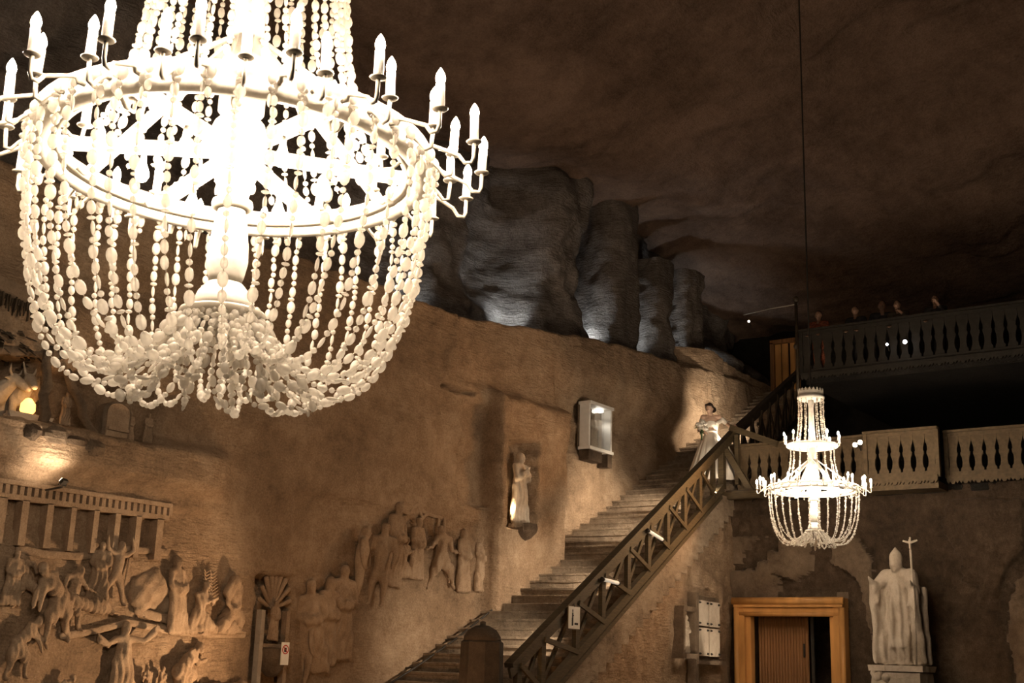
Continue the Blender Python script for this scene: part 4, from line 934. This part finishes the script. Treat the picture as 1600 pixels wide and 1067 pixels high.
# ================================================================== BISHOP STATUE ON A PEDESTAL
bp = onX(1410, 1040, 22.1); bh = (onX(1408, 857, 22.1).z-bp.z)/1.05
ped = thing('pedestal', (bp.x, bp.y, 0), 'pale carved stone pedestal under the bishop statue', 'pedestal', rz=-PI/2)
pt = bp.z
def block(mb, c, d, seed, n=9):
    m_ = bmesh.new(); bmesh.ops.create_cube(m_, size=1); bmesh.ops.subdivide_edges(m_, edges=m_.edges, cuts=n, use_grid_fill=True)
    for v in m_.verts:
        v.co = Vector((v.co.x*d[0], v.co.y*d[1], v.co.z*d[2])) + Vector(c); k = noise.noise(v.co*4+Vector((seed, 0, 0))); v.co += v.co.normalized()*0 + Vector((k, noise.noise(v.co*4.3+Vector((0, seed, 0))), 0))*.05
    m_.verts.ensure_lookup_table(); mb.add([v.co.copy() for v in m_.verts], [[q.index for q in f.verts] for f in m_.faces]); m_.free()
mb = MB(); block(mb, (0, 0, pt/2-.06), (.82, .7, pt-.12), 3); mb.build('block', 'statue', ped)
mb = MB(); block(mb, (0, 0, pt-.05), (.92, .74, .10), 5); mb.build('top_slab', 'statue', ped)
mb = MB()
for k in range(16): mb.ell((random.uniform(-.40, -.12), -.36, pt-.1-random.random()*.6), random.uniform(.05, .10), 7, 5)
mb.build('carved_cluster', 'statue', ped, True)
bs = thing('bishop_statue', (bp.x, bp.y, bp.z), 'pale stone statue of a mitred bishop holding a cross staff', 'statue', rz=-PI/2-.12)
def cope(mb, V, h):
    Hd = V['head']
    mb.ell(Hd+Vector((0, .005*h, .05*h)), (.064*h, .06*h, .085*h)); mb.cap(Hd+Vector((0, 0, .09*h)), .045*h, Hd+Vector((0, 0, .15*h)), .012*h)
    for s_ in (-1, 1):                          # cloak panels hanging from the arms, clear of the alb
        sl = V['le' if s_ < 0 else 're']; hd = V['lh' if s_ < 0 else 'rh']
        sho = V['ls' if s_ < 0 else 'rs']; tops = [sho, sho.lerp(sl, .7), sl, sl.lerp(hd, .35), sl.lerp(hd, .6)]
        for k, a in enumerate(tops): mb.cap(a, .038*h, Vector((s_*(.118+.028*k)*h, (.03-.018*k+.02*(k % 2))*h, .04*h)), .028*h)
        mb.cap(V['ls' if s_ < 0 else 'rs'], .07*h, sl, .055*h); mb.cap(Vector((0, .03*h, .84*h)), .045*h, V['ls' if s_ < 0 else 'rs'], .06*h)
        mb.cap(sl, .05*h, sl+Vector((-s_*.03*h, -.05*h, -.13*h)), .025*h)
    for k in range(5): mb.cap(Vector((-.07*h+.035*k*h, -.035*h, .62*h)), .030*h, Vector((-.085*h+.0425*k*h, -.045*h+.016*(k % 2)*h, .02*h)), .026*h)
    for q in (-.035, .035): mb.cap(Vector((q*h, -.085*h, .70*h)), .018*h, Vector((q*1.3*h, -.085*h, .16*h)), .018*h)
    for k in range(9): mb.cap(Vector((-.2*h+.05*k*h, .07*h, .72*h-.01*abs(k-4)*h)), .03*h, Vector((-.22*h+.055*k*h, .08*h, .03*h)), .03*h)
    mb.ell(Vector((0, .03*h, .012*h)), (.24*h, .13*h, .02*h))
bpose = {'folds': .006, 'le': (-.19, .07, .70), 'lh': (-.185, .17, .745), 're': (.17, .06, .66), 'rh': (.195, .15, .70), 'head': (.0, .04, .905), 'neck': (0, .01, .83), 'lk': (-.05, .0, .28), 'rk': (.05, 0, .28), 'lf': (-.05, .02, .03), 'rf': (.05, .02, .03)}
link('body', figure_mesh(bh, bpose, False, bh/90, 1.0, 1.0, None, cope), 'statue', bs, True)
cst = thing('cross_staff', (bp.x, bp.y, bp.z), 'tall slender cross staff with a small crucifix, held by the bishop statue', 'staff', rz=-PI/2-.12)
sx = .215*bh; sy = -.16*bh; zt_ = 1.07*bh
MB().tube([(sx-.01, sy, .02), (sx, sy, .5*bh), (sx-.02, sy, zt_-.1)], [.020, .022, .02], 8).build('shaft', 'statue', cst, True)
MB().tube([(sx-.02, sy, zt_-.12), (sx-.02, sy, zt_+.12)], .017, 8).build('upright', 'statue', cst, True); MB().tube([(sx-.15, sy, zt_+.06), (sx-.02, sy, zt_+.015), (sx+.11, sy, zt_+.06)], .016, 8).build('crossbar', 'statue', cst, True)
mb = MB(); mb.ell((sx-.02, sy-.02, zt_+.065), .022); mb.cap((sx-.02, sy-.02, zt_+.03), .02, (sx-.02, sy-.02, zt_-.07), .014); mb.cap((sx-.02, sy-.02, zt_+.03), .012, (sx-.12, sy-.02, zt_+.06), .008); mb.cap((sx-.02, sy-.02, zt_+.03), .012, (sx+.08, sy-.02, zt_+.06), .008)
link('crucified_figure', sculpt(mb, .006, 2), 'statue', cst, True)
# ================================================================== WALL SHRINE UNDER THE STAIRS
def SL(px_, py_): return onS(px_, py_, .08)
shp = SL(1100, 1032); sh = thing('wall_shrine', shp, 'pale cupboard with four studded panels set into the rock below the stairs', 'cupboard', rz=math.atan2(1, 8.4))
def L2(px_, py_): p = SL(px_, py_)-shp; return p.length*(1 if p.x > 0 else -1)*0 + (p.xy.length if p.x > 0 else -p.xy.length), p.z
xl, zt2 = L2(1087, 935); xr, _ = L2(1122, 935); xm = L2(1105, 980)[0]; zm = L2(1105, 980)[1]; z0 = L2(1105, 1027)[1]
MB().box(((xl+xr)/2, .06, (zt2+z0)/2), (xr-xl+.16, .10, zt2-z0+.14)).build('case', 'slab', sh)
for a, b_ in ((xl, xm), (xm, xr)):
    for c_, d_ in ((z0, zm), (zm, zt2)):
        pn = MB().box(((a+b_)/2, -.01, (c_+d_)/2), (b_-a-.05, .05, d_-c_-.035)).build('door_panel', 'statue', sh)
        for u in (a+.09, b_-.09):
            for v in (c_+.06, d_-.06): MB().cap((u, -.04, v), .022, (u+.03, -.055, v), .012, 6).build('stud', 'iron', pn, True)
MB().box((xl-.13, .0, (zt2+z0)/2-.25), (.14, .16, zt2-z0+.7)).build('side_pilaster', 'slab', sh); MB().box(((xl+xr)/2, -.03, z0-.09), (xr-xl+.3, .16, .07)).build('sill', 'slab', sh)
np_ = SL(1071, 1020); t = thing('shrine_figure', np_, 'weathered little figure in a niche left of the studded cupboard', 'statue', rz=math.atan2(1, 8.4))
hq = SL(1071, 960).z-np_.z; o = link('figure', figure_mesh(hq, 'robe', False, hq/45, .8, 1.3, 'hair'), 'statue', t, True)
MB().box((0, .12, hq/2), (.46, .06, hq+.16)).build('niche_back', 'endw', t)
for s_ in (-1, 1): MB().box((s_*.27, .02, hq/2), (.08, .22, hq+.2)).build('niche_side', 'slab', t)
MB().box((0, .02, hq+.1), (.6, .22, .08)).build('niche_top', 'slab', t); MB().box((0, .0, -.05), (.6, .28, .08)).build('niche_sill', 'slab', t)
# ================================================================== BRIDE
bx, by = 22.80, 11.45; bz = (int((bx-12.80)/RUN)+1)*RISE; th_ = math.radians(-63.3); H = 1.66
br_ = thing('person', (bx, by, bz), 'bride in a long ivory gown descending the stairs with her hand on the railing', 'person', rz=th_)
inv = Matrix.Rotation(-th_, 3, 'Z')
hand = inv @ (Vector((22.86, outer_y(22.86)-.05, rail_z(22.75)+.07))-Vector((bx, by, bz)))
B0 = .06
sh_l, sh_r = Vector((-.165, .0, B0+1.36)), Vector((.165, 0, B0+1.36)); head = Vector((-.03, -.03, B0+1.53)); neckp = Vector((0, 0, B0+1.40))
el_r = (sh_r+hand)/2 + Vector((.07, .05, -.09)); hl_ = Vector((-.13, -.24, B0+1.00)); el_l = Vector((-.25, -.02, B0+1.08))
mb = MB()
tl_ = Euler((.28, 0, -.35)).to_matrix()       # face looks down to her right
def hp(x, y, z): return head + tl_ @ Vector((x, y, z))
mb.ell(hp(0, 0, .01), (.072, .088, .108), 14, 10, tl_); mb.ell(hp(0, -.035, -.065), (.045, .045, .05)); mb.cap(hp(0, -.082, .015), .010, hp(0, -.100, -.018), .014)
for s_ in (-1, 1): mb.ell(hp(s_*.074, .012, .0), (.012, .022, .03)); mb.ell(hp(s_*.034, -.072, .012), (.016, .014, .010)); mb.ell(hp(s_*.03, -.075, -.03), (.022, .018, .018))
mb.ell(hp(0, -.078, -.052), (.022, .012, .008)); mb.cap(head+Vector((0, .01, -.05)), .050, neckp-Vector((0, 0, .04)), .055)
mb.cap(sh_l, .055, sh_r, .055); mb.ell((0, 0, B0+1.27), (.15, .095, .14)); mb.cap((0, 0, B0+1.2), .12, (0, 0, B0+.98), .105)
for s_, e_, h2 in ((sh_l, el_l, hl_), (sh_r, el_r, hand)):
    mb.cap(s_, .048, e_, .036); mb.cap(e_, .036, h2, .024); d = (h2-e_).normalized(); side = d.cross(Vector((0, 0, 1))).normalized()
    mb.cap(h2, .026, h2+d*.05, .030)
    for q in (-1.5, -.5, .5, 1.5): mb.cap(h2+d*.055+side*.012*q, .0095, h2+d*(.11-.006*abs(q))+side*.015*q-Vector((0, 0, .025)), .008)
    mb.cap(h2+d*.01+side*.025, .011, h2+d*.06+side*.045-Vector((0, 0, .01)), .009)
for s_ in (-1, 1): mb.cap((s_*.08, 0, B0+.9), .09, (s_*.08, -.03, B0+.48), .06); mb.cap((s_*.08, -.03, B0+.48), .055, (s_*.08, 0, B0+.06), .035); mb.cap((s_*.08, .0, .05), .035, (s_*.08, -.13, .03), .03)
link('body', sculpt(mb, .0105, 2), 'skin', br_, True)
# gown: fitted bodice, folded skirt
nu_, rows = 96, []
prof = [(1.235, .155, .112), (1.20, .160, .122), (1.16, .152, .118), (1.10, .128, .102), (1.03, .124, .100), (1.00, .138, .115), (.92, .19, .17), (.75, .27, .25), (.5, .36, .35), (.25, .45, .44), (.02, .53, .52)]
vs, fs = [], []
for i, (z, rx, ry) in enumerate(prof):
    f = max(0, (1.0-z))
    for j in range(nu_):
        a = 2*PI*j/nu_; k = 1 + .10*f*math.sin(a*13+1.5*math.sin(a*3)) + .05*f*math.sin(a*29)
        zz = z + B0 + (.03*math.cos(2*(a+PI/2)) if i == 0 else 0) - (.10*math.cos(a+PI/2) if i > 8 else 0)*0
        vs.append((rx*k*math.cos(a) + .05*f*f, ry*k*math.sin(a)+.04*f, zz-(.06 if i else 0)*0))
for i in range(len(prof)-1):
    for j in range(nu_): fs.append((i*nu_+j, i*nu_+(j+1) % nu_, (i+1)*nu_+(j+1) % nu_, (i+1)*nu_+j))
dress = MB().add(vs, fs).build('gown', 'satin', br_, True)
MB().lathe([(.127, 0), (.132, .012), (.132, .03), (.127, .04)], 32, (0, 0, B0+1.035), True).build('waistband', 'satin', dress, True)
for s_, e_ in ((sh_l, el_l), (sh_r, el_r)): link('sleeve', sculpt(MB().cap(s_.lerp(e_, .30), .058, s_.lerp(e_, .58), .054).cap(s_.lerp(e_, .3), .05, Vector((s_.x*.7, -.07, B0+1.22)), .04), .011, 3), 'satin', dress, True)
vs, fs = [], []           # train trailing up the steps behind her
for i in range(12):
    for j in range(16):
        q = j/15-.5; f = i/11; vs.append((.10+.28*f+q*(.30+.4*f)+.03*math.sin(j*1.9), .12+.30*f, B0+.95-.80*f+.03*math.sin(j*2.4+i)))
for i in range(11):
    for j in range(15): fs.append((i*16+j, i*16+j+1, (i+1)*16+j+1, (i+1)*16+j))
tr = MB().add(vs, fs).build('train', 'satin', dress, True); sm_ = tr.modifiers.new('t', 'SOLIDIFY'); sm_.thickness = .012
mb = MB(); mb.ell(hp(0, .030, .035), (.082, .082, .095), rot=tl_); mb.ell(hp(.05, .085, -.03), (.062, .055, .065)); mb.cap(hp(-.05, -.045, .085), .03, hp(.05, -.045, .085), .03); mb.cap(hp(.072, -.01, .05), .018, hp(.078, .02, -.03), .016); mb.cap(hp(-.072, -.01, .05), .018, hp(-.078, .02, -.03), .016)
link('hair', sculpt(mb, .011, 2), 'hair', br_, True)
bqp = Matrix.Rotation(th_, 3, 'Z') @ (hl_+Vector((-.06, -.05, .10))) + Vector((bx, by, bz)); bq = thing('bouquet', bqp, 'white rose bouquet held in the bride\'s hand', 'bouquet')
rg = random.Random(2); f0 = None; lf0 = None
for k in range(15):
    d = Vector((rg.uniform(-1, 1), rg.uniform(-1, 1), rg.uniform(-.3, 1))).normalized()
    if f0 is None:
        mb = MB().ell((0, 0, 0), (.036, .036, .03), 9, 6)
        for q in range(6): a = q*PI/3; mb.ell((.022*math.cos(a), .022*math.sin(a), .004), (.020, .020, .026), 7, 5)
        f0 = mb.build('rose', 'petal', bq, True); o = f0
    else: o = copy_of(f0, bq)
    o.location = d*.10
for k in range(9):
    d = Vector((rg.uniform(-1, 1), rg.uniform(-1, 1), rg.uniform(-.9, .1))).normalized()
    if lf0 is None: lf0 = MB().add([(0, 0, 0), (.025, .04, .008), (0, .10, .0), (-.025, .04, .008)], [(0, 1, 2, 3)]).add([(0, 0, -.004), (.025, .04, .003), (0, .10, -.004), (-.025, .04, .003)], [(3, 2, 1, 0)]).build('leaf', 'leaf', bq); o = lf0
    else: o = copy_of(lf0, bq)
    o.location = d*.07; o.rotation_euler = d.to_track_quat('Y', 'Z').to_euler()
MB().tube([(0, 0, -.05), (.03, .02, -.26)], [.026, .018], 8).build('stems', 'leaf', bq, True)
# ================================================================== ONLOOKERS ON THE UPPER BALCONY
def onlooker(px_, py_, X, cloth, label, lean=.1, armlift=0.0, turn=0.0):
    top = onX(px_, py_, X); z0 = 7.47; h = top.z-z0; t = thing('person', (X, top.y, z0), label, 'person', 'onlookers on the upper balcony', rz=-PI/2+turn)
    Z = lambda f: f*h
    ln_ = -lean; Hd = Vector((0, ln_, Z(.925))); mb = MB()
    mb.ell(Hd, (.045*h, .055*h, .066*h), 12, 8); mb.cap(Hd+Vector((0, -.05*h, .005*h)), .007*h, Hd+Vector((0, -.060*h, -.012*h)), .009*h); mb.ell(Hd+Vector((0, -.02*h, -.045*h)), .026*h); mb.cap(Hd, .03*h, (0, ln_*.7, Z(.82)), .034*h)
    for s_ in (-1, 1): mb.ell(Hd+Vector((s_*.046*h, .005*h, 0)), (.008*h, .014*h, .018*h)); mb.ell(Hd+Vector((s_*.02*h, -.048*h, .008*h)), (.01*h, .008*h, .006*h))
    cl = MB(); cl.cap((-.10*h, ln_*.7, Z(.80)), .045*h, (.10*h, ln_*.7, Z(.80)), .045*h); cl.cap((0, ln_*.7, Z(.72)), .085*h, (0, 0, Z(.54)), .08*h)
    for s_ in (-1, 1):
        sh_ = Vector((s_*.115*h, ln_*.7, Z(.80))); el_ = Vector((s_*.15*h, ln_*.7-.08, Z(.64))); hd_ = Vector((s_*.08*h, -.36, Z(.585)))
        if armlift and s_ == 1: el_ = Vector((.14*h, -.25, Z(.72))); hd_ = Vector((.05*h, -.36, Z(.72)+armlift))
        cl.cap(sh_, .042*h, el_, .034*h); cl.cap(el_, .034*h, el_.lerp(hd_, .4), .028*h); mb.cap(el_, .026*h, hd_, .019*h)
        for q in range(4): mb.cap(hd_+Vector(((q-1.5)*.018, 0, 0)), .009, hd_+Vector(((q-1.5)*.02, -.07, -.02)), .008)
        mb.cap(hd_, .010, hd_+Vector((-s_*.05, -.03, .01)), .009)
        cl.cap((s_*.05*h, 0, Z(.52)), .07*h, (s_*.055*h, 0, Z(.28)), .05*h); cl.cap((s_*.055*h, 0, Z(.28)), .048*h, (s_*.06*h, .02, Z(.04)), .036*h); cl.cap((s_*.06*h, .02, .04), .035*h*.8, (s_*.06*h, -.12, .035), .03)
    mb.cap((0, ln_*.7, Z(.8)), .05*h, (0, 0, Z(.55)), .06*h)
    link('body', sculpt(mb, .012, 2), 'skin2', t, True); link('clothing', sculpt(cl, .018, 3), cloth, t, True)
    hr = MB(); hr.ell(Hd+Vector((0, .018*h, .022*h)), (.052*h, .052*h, .06*h)); hr.cap(Hd+Vector((0, .03*h, 0)), .04*h, Hd+Vector((0, .03*h, -.06*h)), .03*h); link('hair', sculpt(hr, .014, 2), 'hair', t, True)
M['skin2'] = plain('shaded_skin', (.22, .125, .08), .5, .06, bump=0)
M['dk1'] = plain('rust_patterned_cloth', (.20, .055, .025), .8, .8, 30, bump=0); M['dk2'] = plain('charcoal_cloth', (.02, .018, .017), .8, .3); M['dk3'] = plain('dark_olive_cloth', (.045, .035, .02), .8, .3)
onlooker(1280, 486, 23.95, 'dk1', 'onlooker in a rust-red patterned top, leftmost on the upper balcony', .05)
onlooker(1339, 480, 23.95, 'dk2', 'onlooker in dark clothes, second from the left on the upper balcony', .12)
onlooker(1378, 470, 24.55, 'dk2', 'onlooker half in shadow, third from the left on the upper balcony', .05, turn=.3)
onlooker(1406, 472, 23.95, 'dk3', 'onlooker leaning forward with a raised forearm on the upper balcony', .18, .14)
onlooker(1462, 462, 23.95, 'dk2', 'onlooker raising one arm, rightmost on the upper balcony', .06, .24)
# ================================================================== SMALL FIXTURES
def dot_lamp(p, label, mat, r, group, tgt, power=0, col=COOL, soft=.05):
    t = thing('spot_lamp', p, label, 'lamp', group); d = (Vector(tgt)-Vector(p)).normalized()
    MB().tube([d*-.02, d*-.16], [r*1.15, r*.8], 10).build('housing', 'iron', t, True); MB().ell((0, 0, 0), r, 10, 7).build('lens', mat, t, True); MB().bar(d*-.1, d*-.1+Vector((.12, 0, -.1)), .02, .02).build('bracket', 'iron', t)
    if power: spot('beam', d*(r+.02), d*2, power, col, 80, size=soft).parent = t
M['dotcool'] = emit('white_lens', (.9, .93, 1.0), 12); M['dotwarm'] = emit('warm_lens', (1.0, .82, .6), 12)
dot_lamp(onX(1386, 538, 23.45), 'smaller white spot lamp on the upper balcony front', 'dotcool', .026, 'spot lamps on balconies', EYE)
dot_lamp(onX(1414, 534, 23.45), 'larger white spot lamp on the upper balcony front', 'dotcool', .042, 'spot lamps on balconies', EYE)
dot_lamp(onX(1336, 695, 22.3), 'lower of two warm spot lamps beside the projecting bay', 'dotwarm', .045, 'spot lamps on balconies', (10.5, 13, 2.6), 420, WARM, .3); dot_lamp(onX(1344, 691, 22.3), 'upper of two warm spot lamps beside the projecting bay', 'dotwarm', .045, 'spot lamps on balconies', (15.0, 13, 5.2), 230, WARM, .3)
dot_lamp(onX(1170, 502, 27.0), 'tiny round lamp under the ceiling left of the upper balcony', 'dotwarm', .028, 'spot lamps on balconies', EYE)
pp = onX(1247, 600, 23.5); po = thing('gallery_pole', (pp.x, pp.y, pp.z), 'thin dark pole at the left end of the upper balcony', 'pole')
pt_ = onX(1246, 472, 23.5)-pp; MB().tube([(0, 0, -1.2), (0, 0, pt_.z)], .035, 8).build('shaft', 'timberdark', po, True); MB().ell((0, 0, pt_.z+.06), .07, 10, 7).build('finial', 'timberdark', po, True)
wv = [onX(1246, 475, 23.5)-pp, onX(1205, 482, 25)-pp, onX(1162, 492, 27)-pp]; MB().tube(wv, .012, 5).build('stay_wire', 'arm', po)
MB().ell((-.06, 0, pt_.z-.55*pt_.z), (.05, .05, .06)).build('junction_box', 'timberdark', po)
# lit wooden door at the head of the stairs
ud0, ud1 = onX(1212, 600, 29.3), onX(1243, 535, 29.3); ud = thing('door_2', (29.3, (ud0.y+ud1.y)/2, 7.6), 'lit amber board door at the head of the stairs', 'door'); ud['kind'] = 'structure'
wy = ud0.y-ud1.y; uh = ud1.z-7.6
for k in range(3): MB().box((0, -wy/2+wy*(k+.5)/3+(.0 if k else -.03), uh/2), (.05, wy/3-.03, uh)).build('board', 'doorwood', ud)
for s_ in (-1, 1): MB().box((-.03, s_*(wy/2+.05), uh/2), (.12, .10, uh+.1)).build('jamb', 'doorleaf', ud)
MB().box((-.03, 0, uh+.06), (.12, wy+.2, .10)).build('lintel', 'doorleaf', ud)
# ================================================================== LAMPS OF THE HALL AND ADDED FLOODLIGHTS
G = 'floodlights on the hall floor'
floodlight((12.3, 10.9, .3), (9.0, 13, 2.3), 800, (1, .64, .36), 95, 'floor floodlight aimed up at the large crowd relief', G, blend=.8, lamp='lampwarm')
floodlight((10.0, 8.3, .3), (15.2, 13, 4.2), 330, WARM, 85, 'added unseen floor floodlight aimed along the wall towards the robed figures', G, blend=.9, lamp='lampwarm')  # added out of view, since the chandeliers leave this wall too dim
floodlight((15.5, 6.5, .3), (20, 10.7, 2.2), 110, WARM, 70, 'added unseen floor floodlight aimed at the rock below the stairs', G, blend=.9, lamp='lampwarm')  # added lamp below the view, brightens the under-stair rock
floodlight((19.6, 9.2, .25), (22.8, 9.9, 3.0), 60, (1, .66, .34), 60, 'floor floodlight in front of the timber doorway', G, blend=.8, lamp='lampwarm')
floodlight((20.7, 9.3, .25), (22.15, 7.8, 2.9), 95, NEUT, 40, 'floor floodlight in front of the bishop statue', G, blend=.6, lamp='lampwarm')
floodlight((20.4, 4.6, .25), (22.6, 5.4, 2.0), 60, WARM, 50, 'added unseen floor floodlight by the rock arch at the right', G, blend=.6, lamp='lampwarm')  # extra lamp out of view, put in to lift the right-hand rock
G2 = 'cool floodlights on the rock ledge'
for (lx, ly, pw, lb, tg) in [(onY(668, 470, 14.2).x, 14.2, 50, 'ledge floodlight hidden behind the bead strings, farthest left', (-.05, .6, .6)), (onY(815, 515, 14.1).x, 14.1, 75, 'ledge floodlight under the bright pool on the rough rock', (.05, .6, .9)),
                             (22.22, 14.25, 60, 'ledge floodlight left of the tall pillar', (.45, -.22, .8)), (24.12, 14.45, 70, 'ledge floodlight behind the tall pillar', (.45, -.15, 1.2)), (25.66, 14.25, 60, 'ledge floodlight between the two stubby pillars', (.35, -.2, .9)), (27.15, 14.3, 90, 'ledge floodlight beyond the rightmost pillar', (.55, .25, .9))]:
    p = Vector((lx, ly, ledge_z(lx)+.12))
    floodlight(p, p+Vector(tg), pw, COOL, 110, lb, G2, .6, .8)
G3 = 'step lights along the wall'
def steplight(p, tg, pw, ang, lb, col=NEUT):
    p = (p[0], outer_y(p[0])+.10, (int((p[0]-12.80)/RUN)+1)*RISE+.62); floodlight(p, tg, pw, col, ang, lb, G3, .6, .8, 'lampwarm')
steplight((21.3, 12.2, 0), (21.6, 13.4, 4.5), 420, 80, 'step light on the stairs below the display case')
steplight((19.9, 12.1, 0), (20.4, 13.4, 4.0), 340, 80, 'step light on the stairs at the buttress corner')
steplight((18.0, 11.9, 0), (18.3, 13.0, 2.75), 300, 80, 'step light on the stairs below the niche figure')
steplight((15.9, 11.8, 0), (16.3, 13.0, 1.7), 260, 85, 'step light on the stairs near the bollard')
steplight((24.9, 12.2, 0), (25.9, 13.2, 7.3), 360, 80, 'step light on the stairs behind the bride')
steplight((28.2, 11.9, 8.0), (29.3, 11.6, 8.7), 14, 100, 'step light before the amber door', (1, .7, .35))
lp_ = onY(98, 750, 12.42); MB().bar((0, .0, -.08), (0, .3, -.10), .02, .02).build('wall_arm', 'iron', floodlight(lp_, lp_+Vector((-.12, .5, .55)), 45, NEUT, 120, 'little lamp on the relief cornice shining up at the grotto shelf', None, .5, .7, 'lampwarm'))
floodlight((21.2, 9.35, .5), (21.35, 10.85, 2.75), 170, NEUT, 34, 'low lamp shining up at the studded cupboard', None, .6, .35, 'lampwarm')
floodlight((20.0, 9.3, .5), (20.15, 10.72, 2.5), 120, NEUT, 34, 'low lamp shining up at the weathered niche figure', None, .6, .5, 'lampwarm')
small_lamp(onS(1117, 771, .12), 'bright little lamp at the landing beam below the bride', 45, (22.8, 11.4, 6.0)); small_lamp(onS(1134, 692, -.12), 'bright little lamp below the handrail beside the bride', 22, (22.75, 11.6, 6.3), .8)
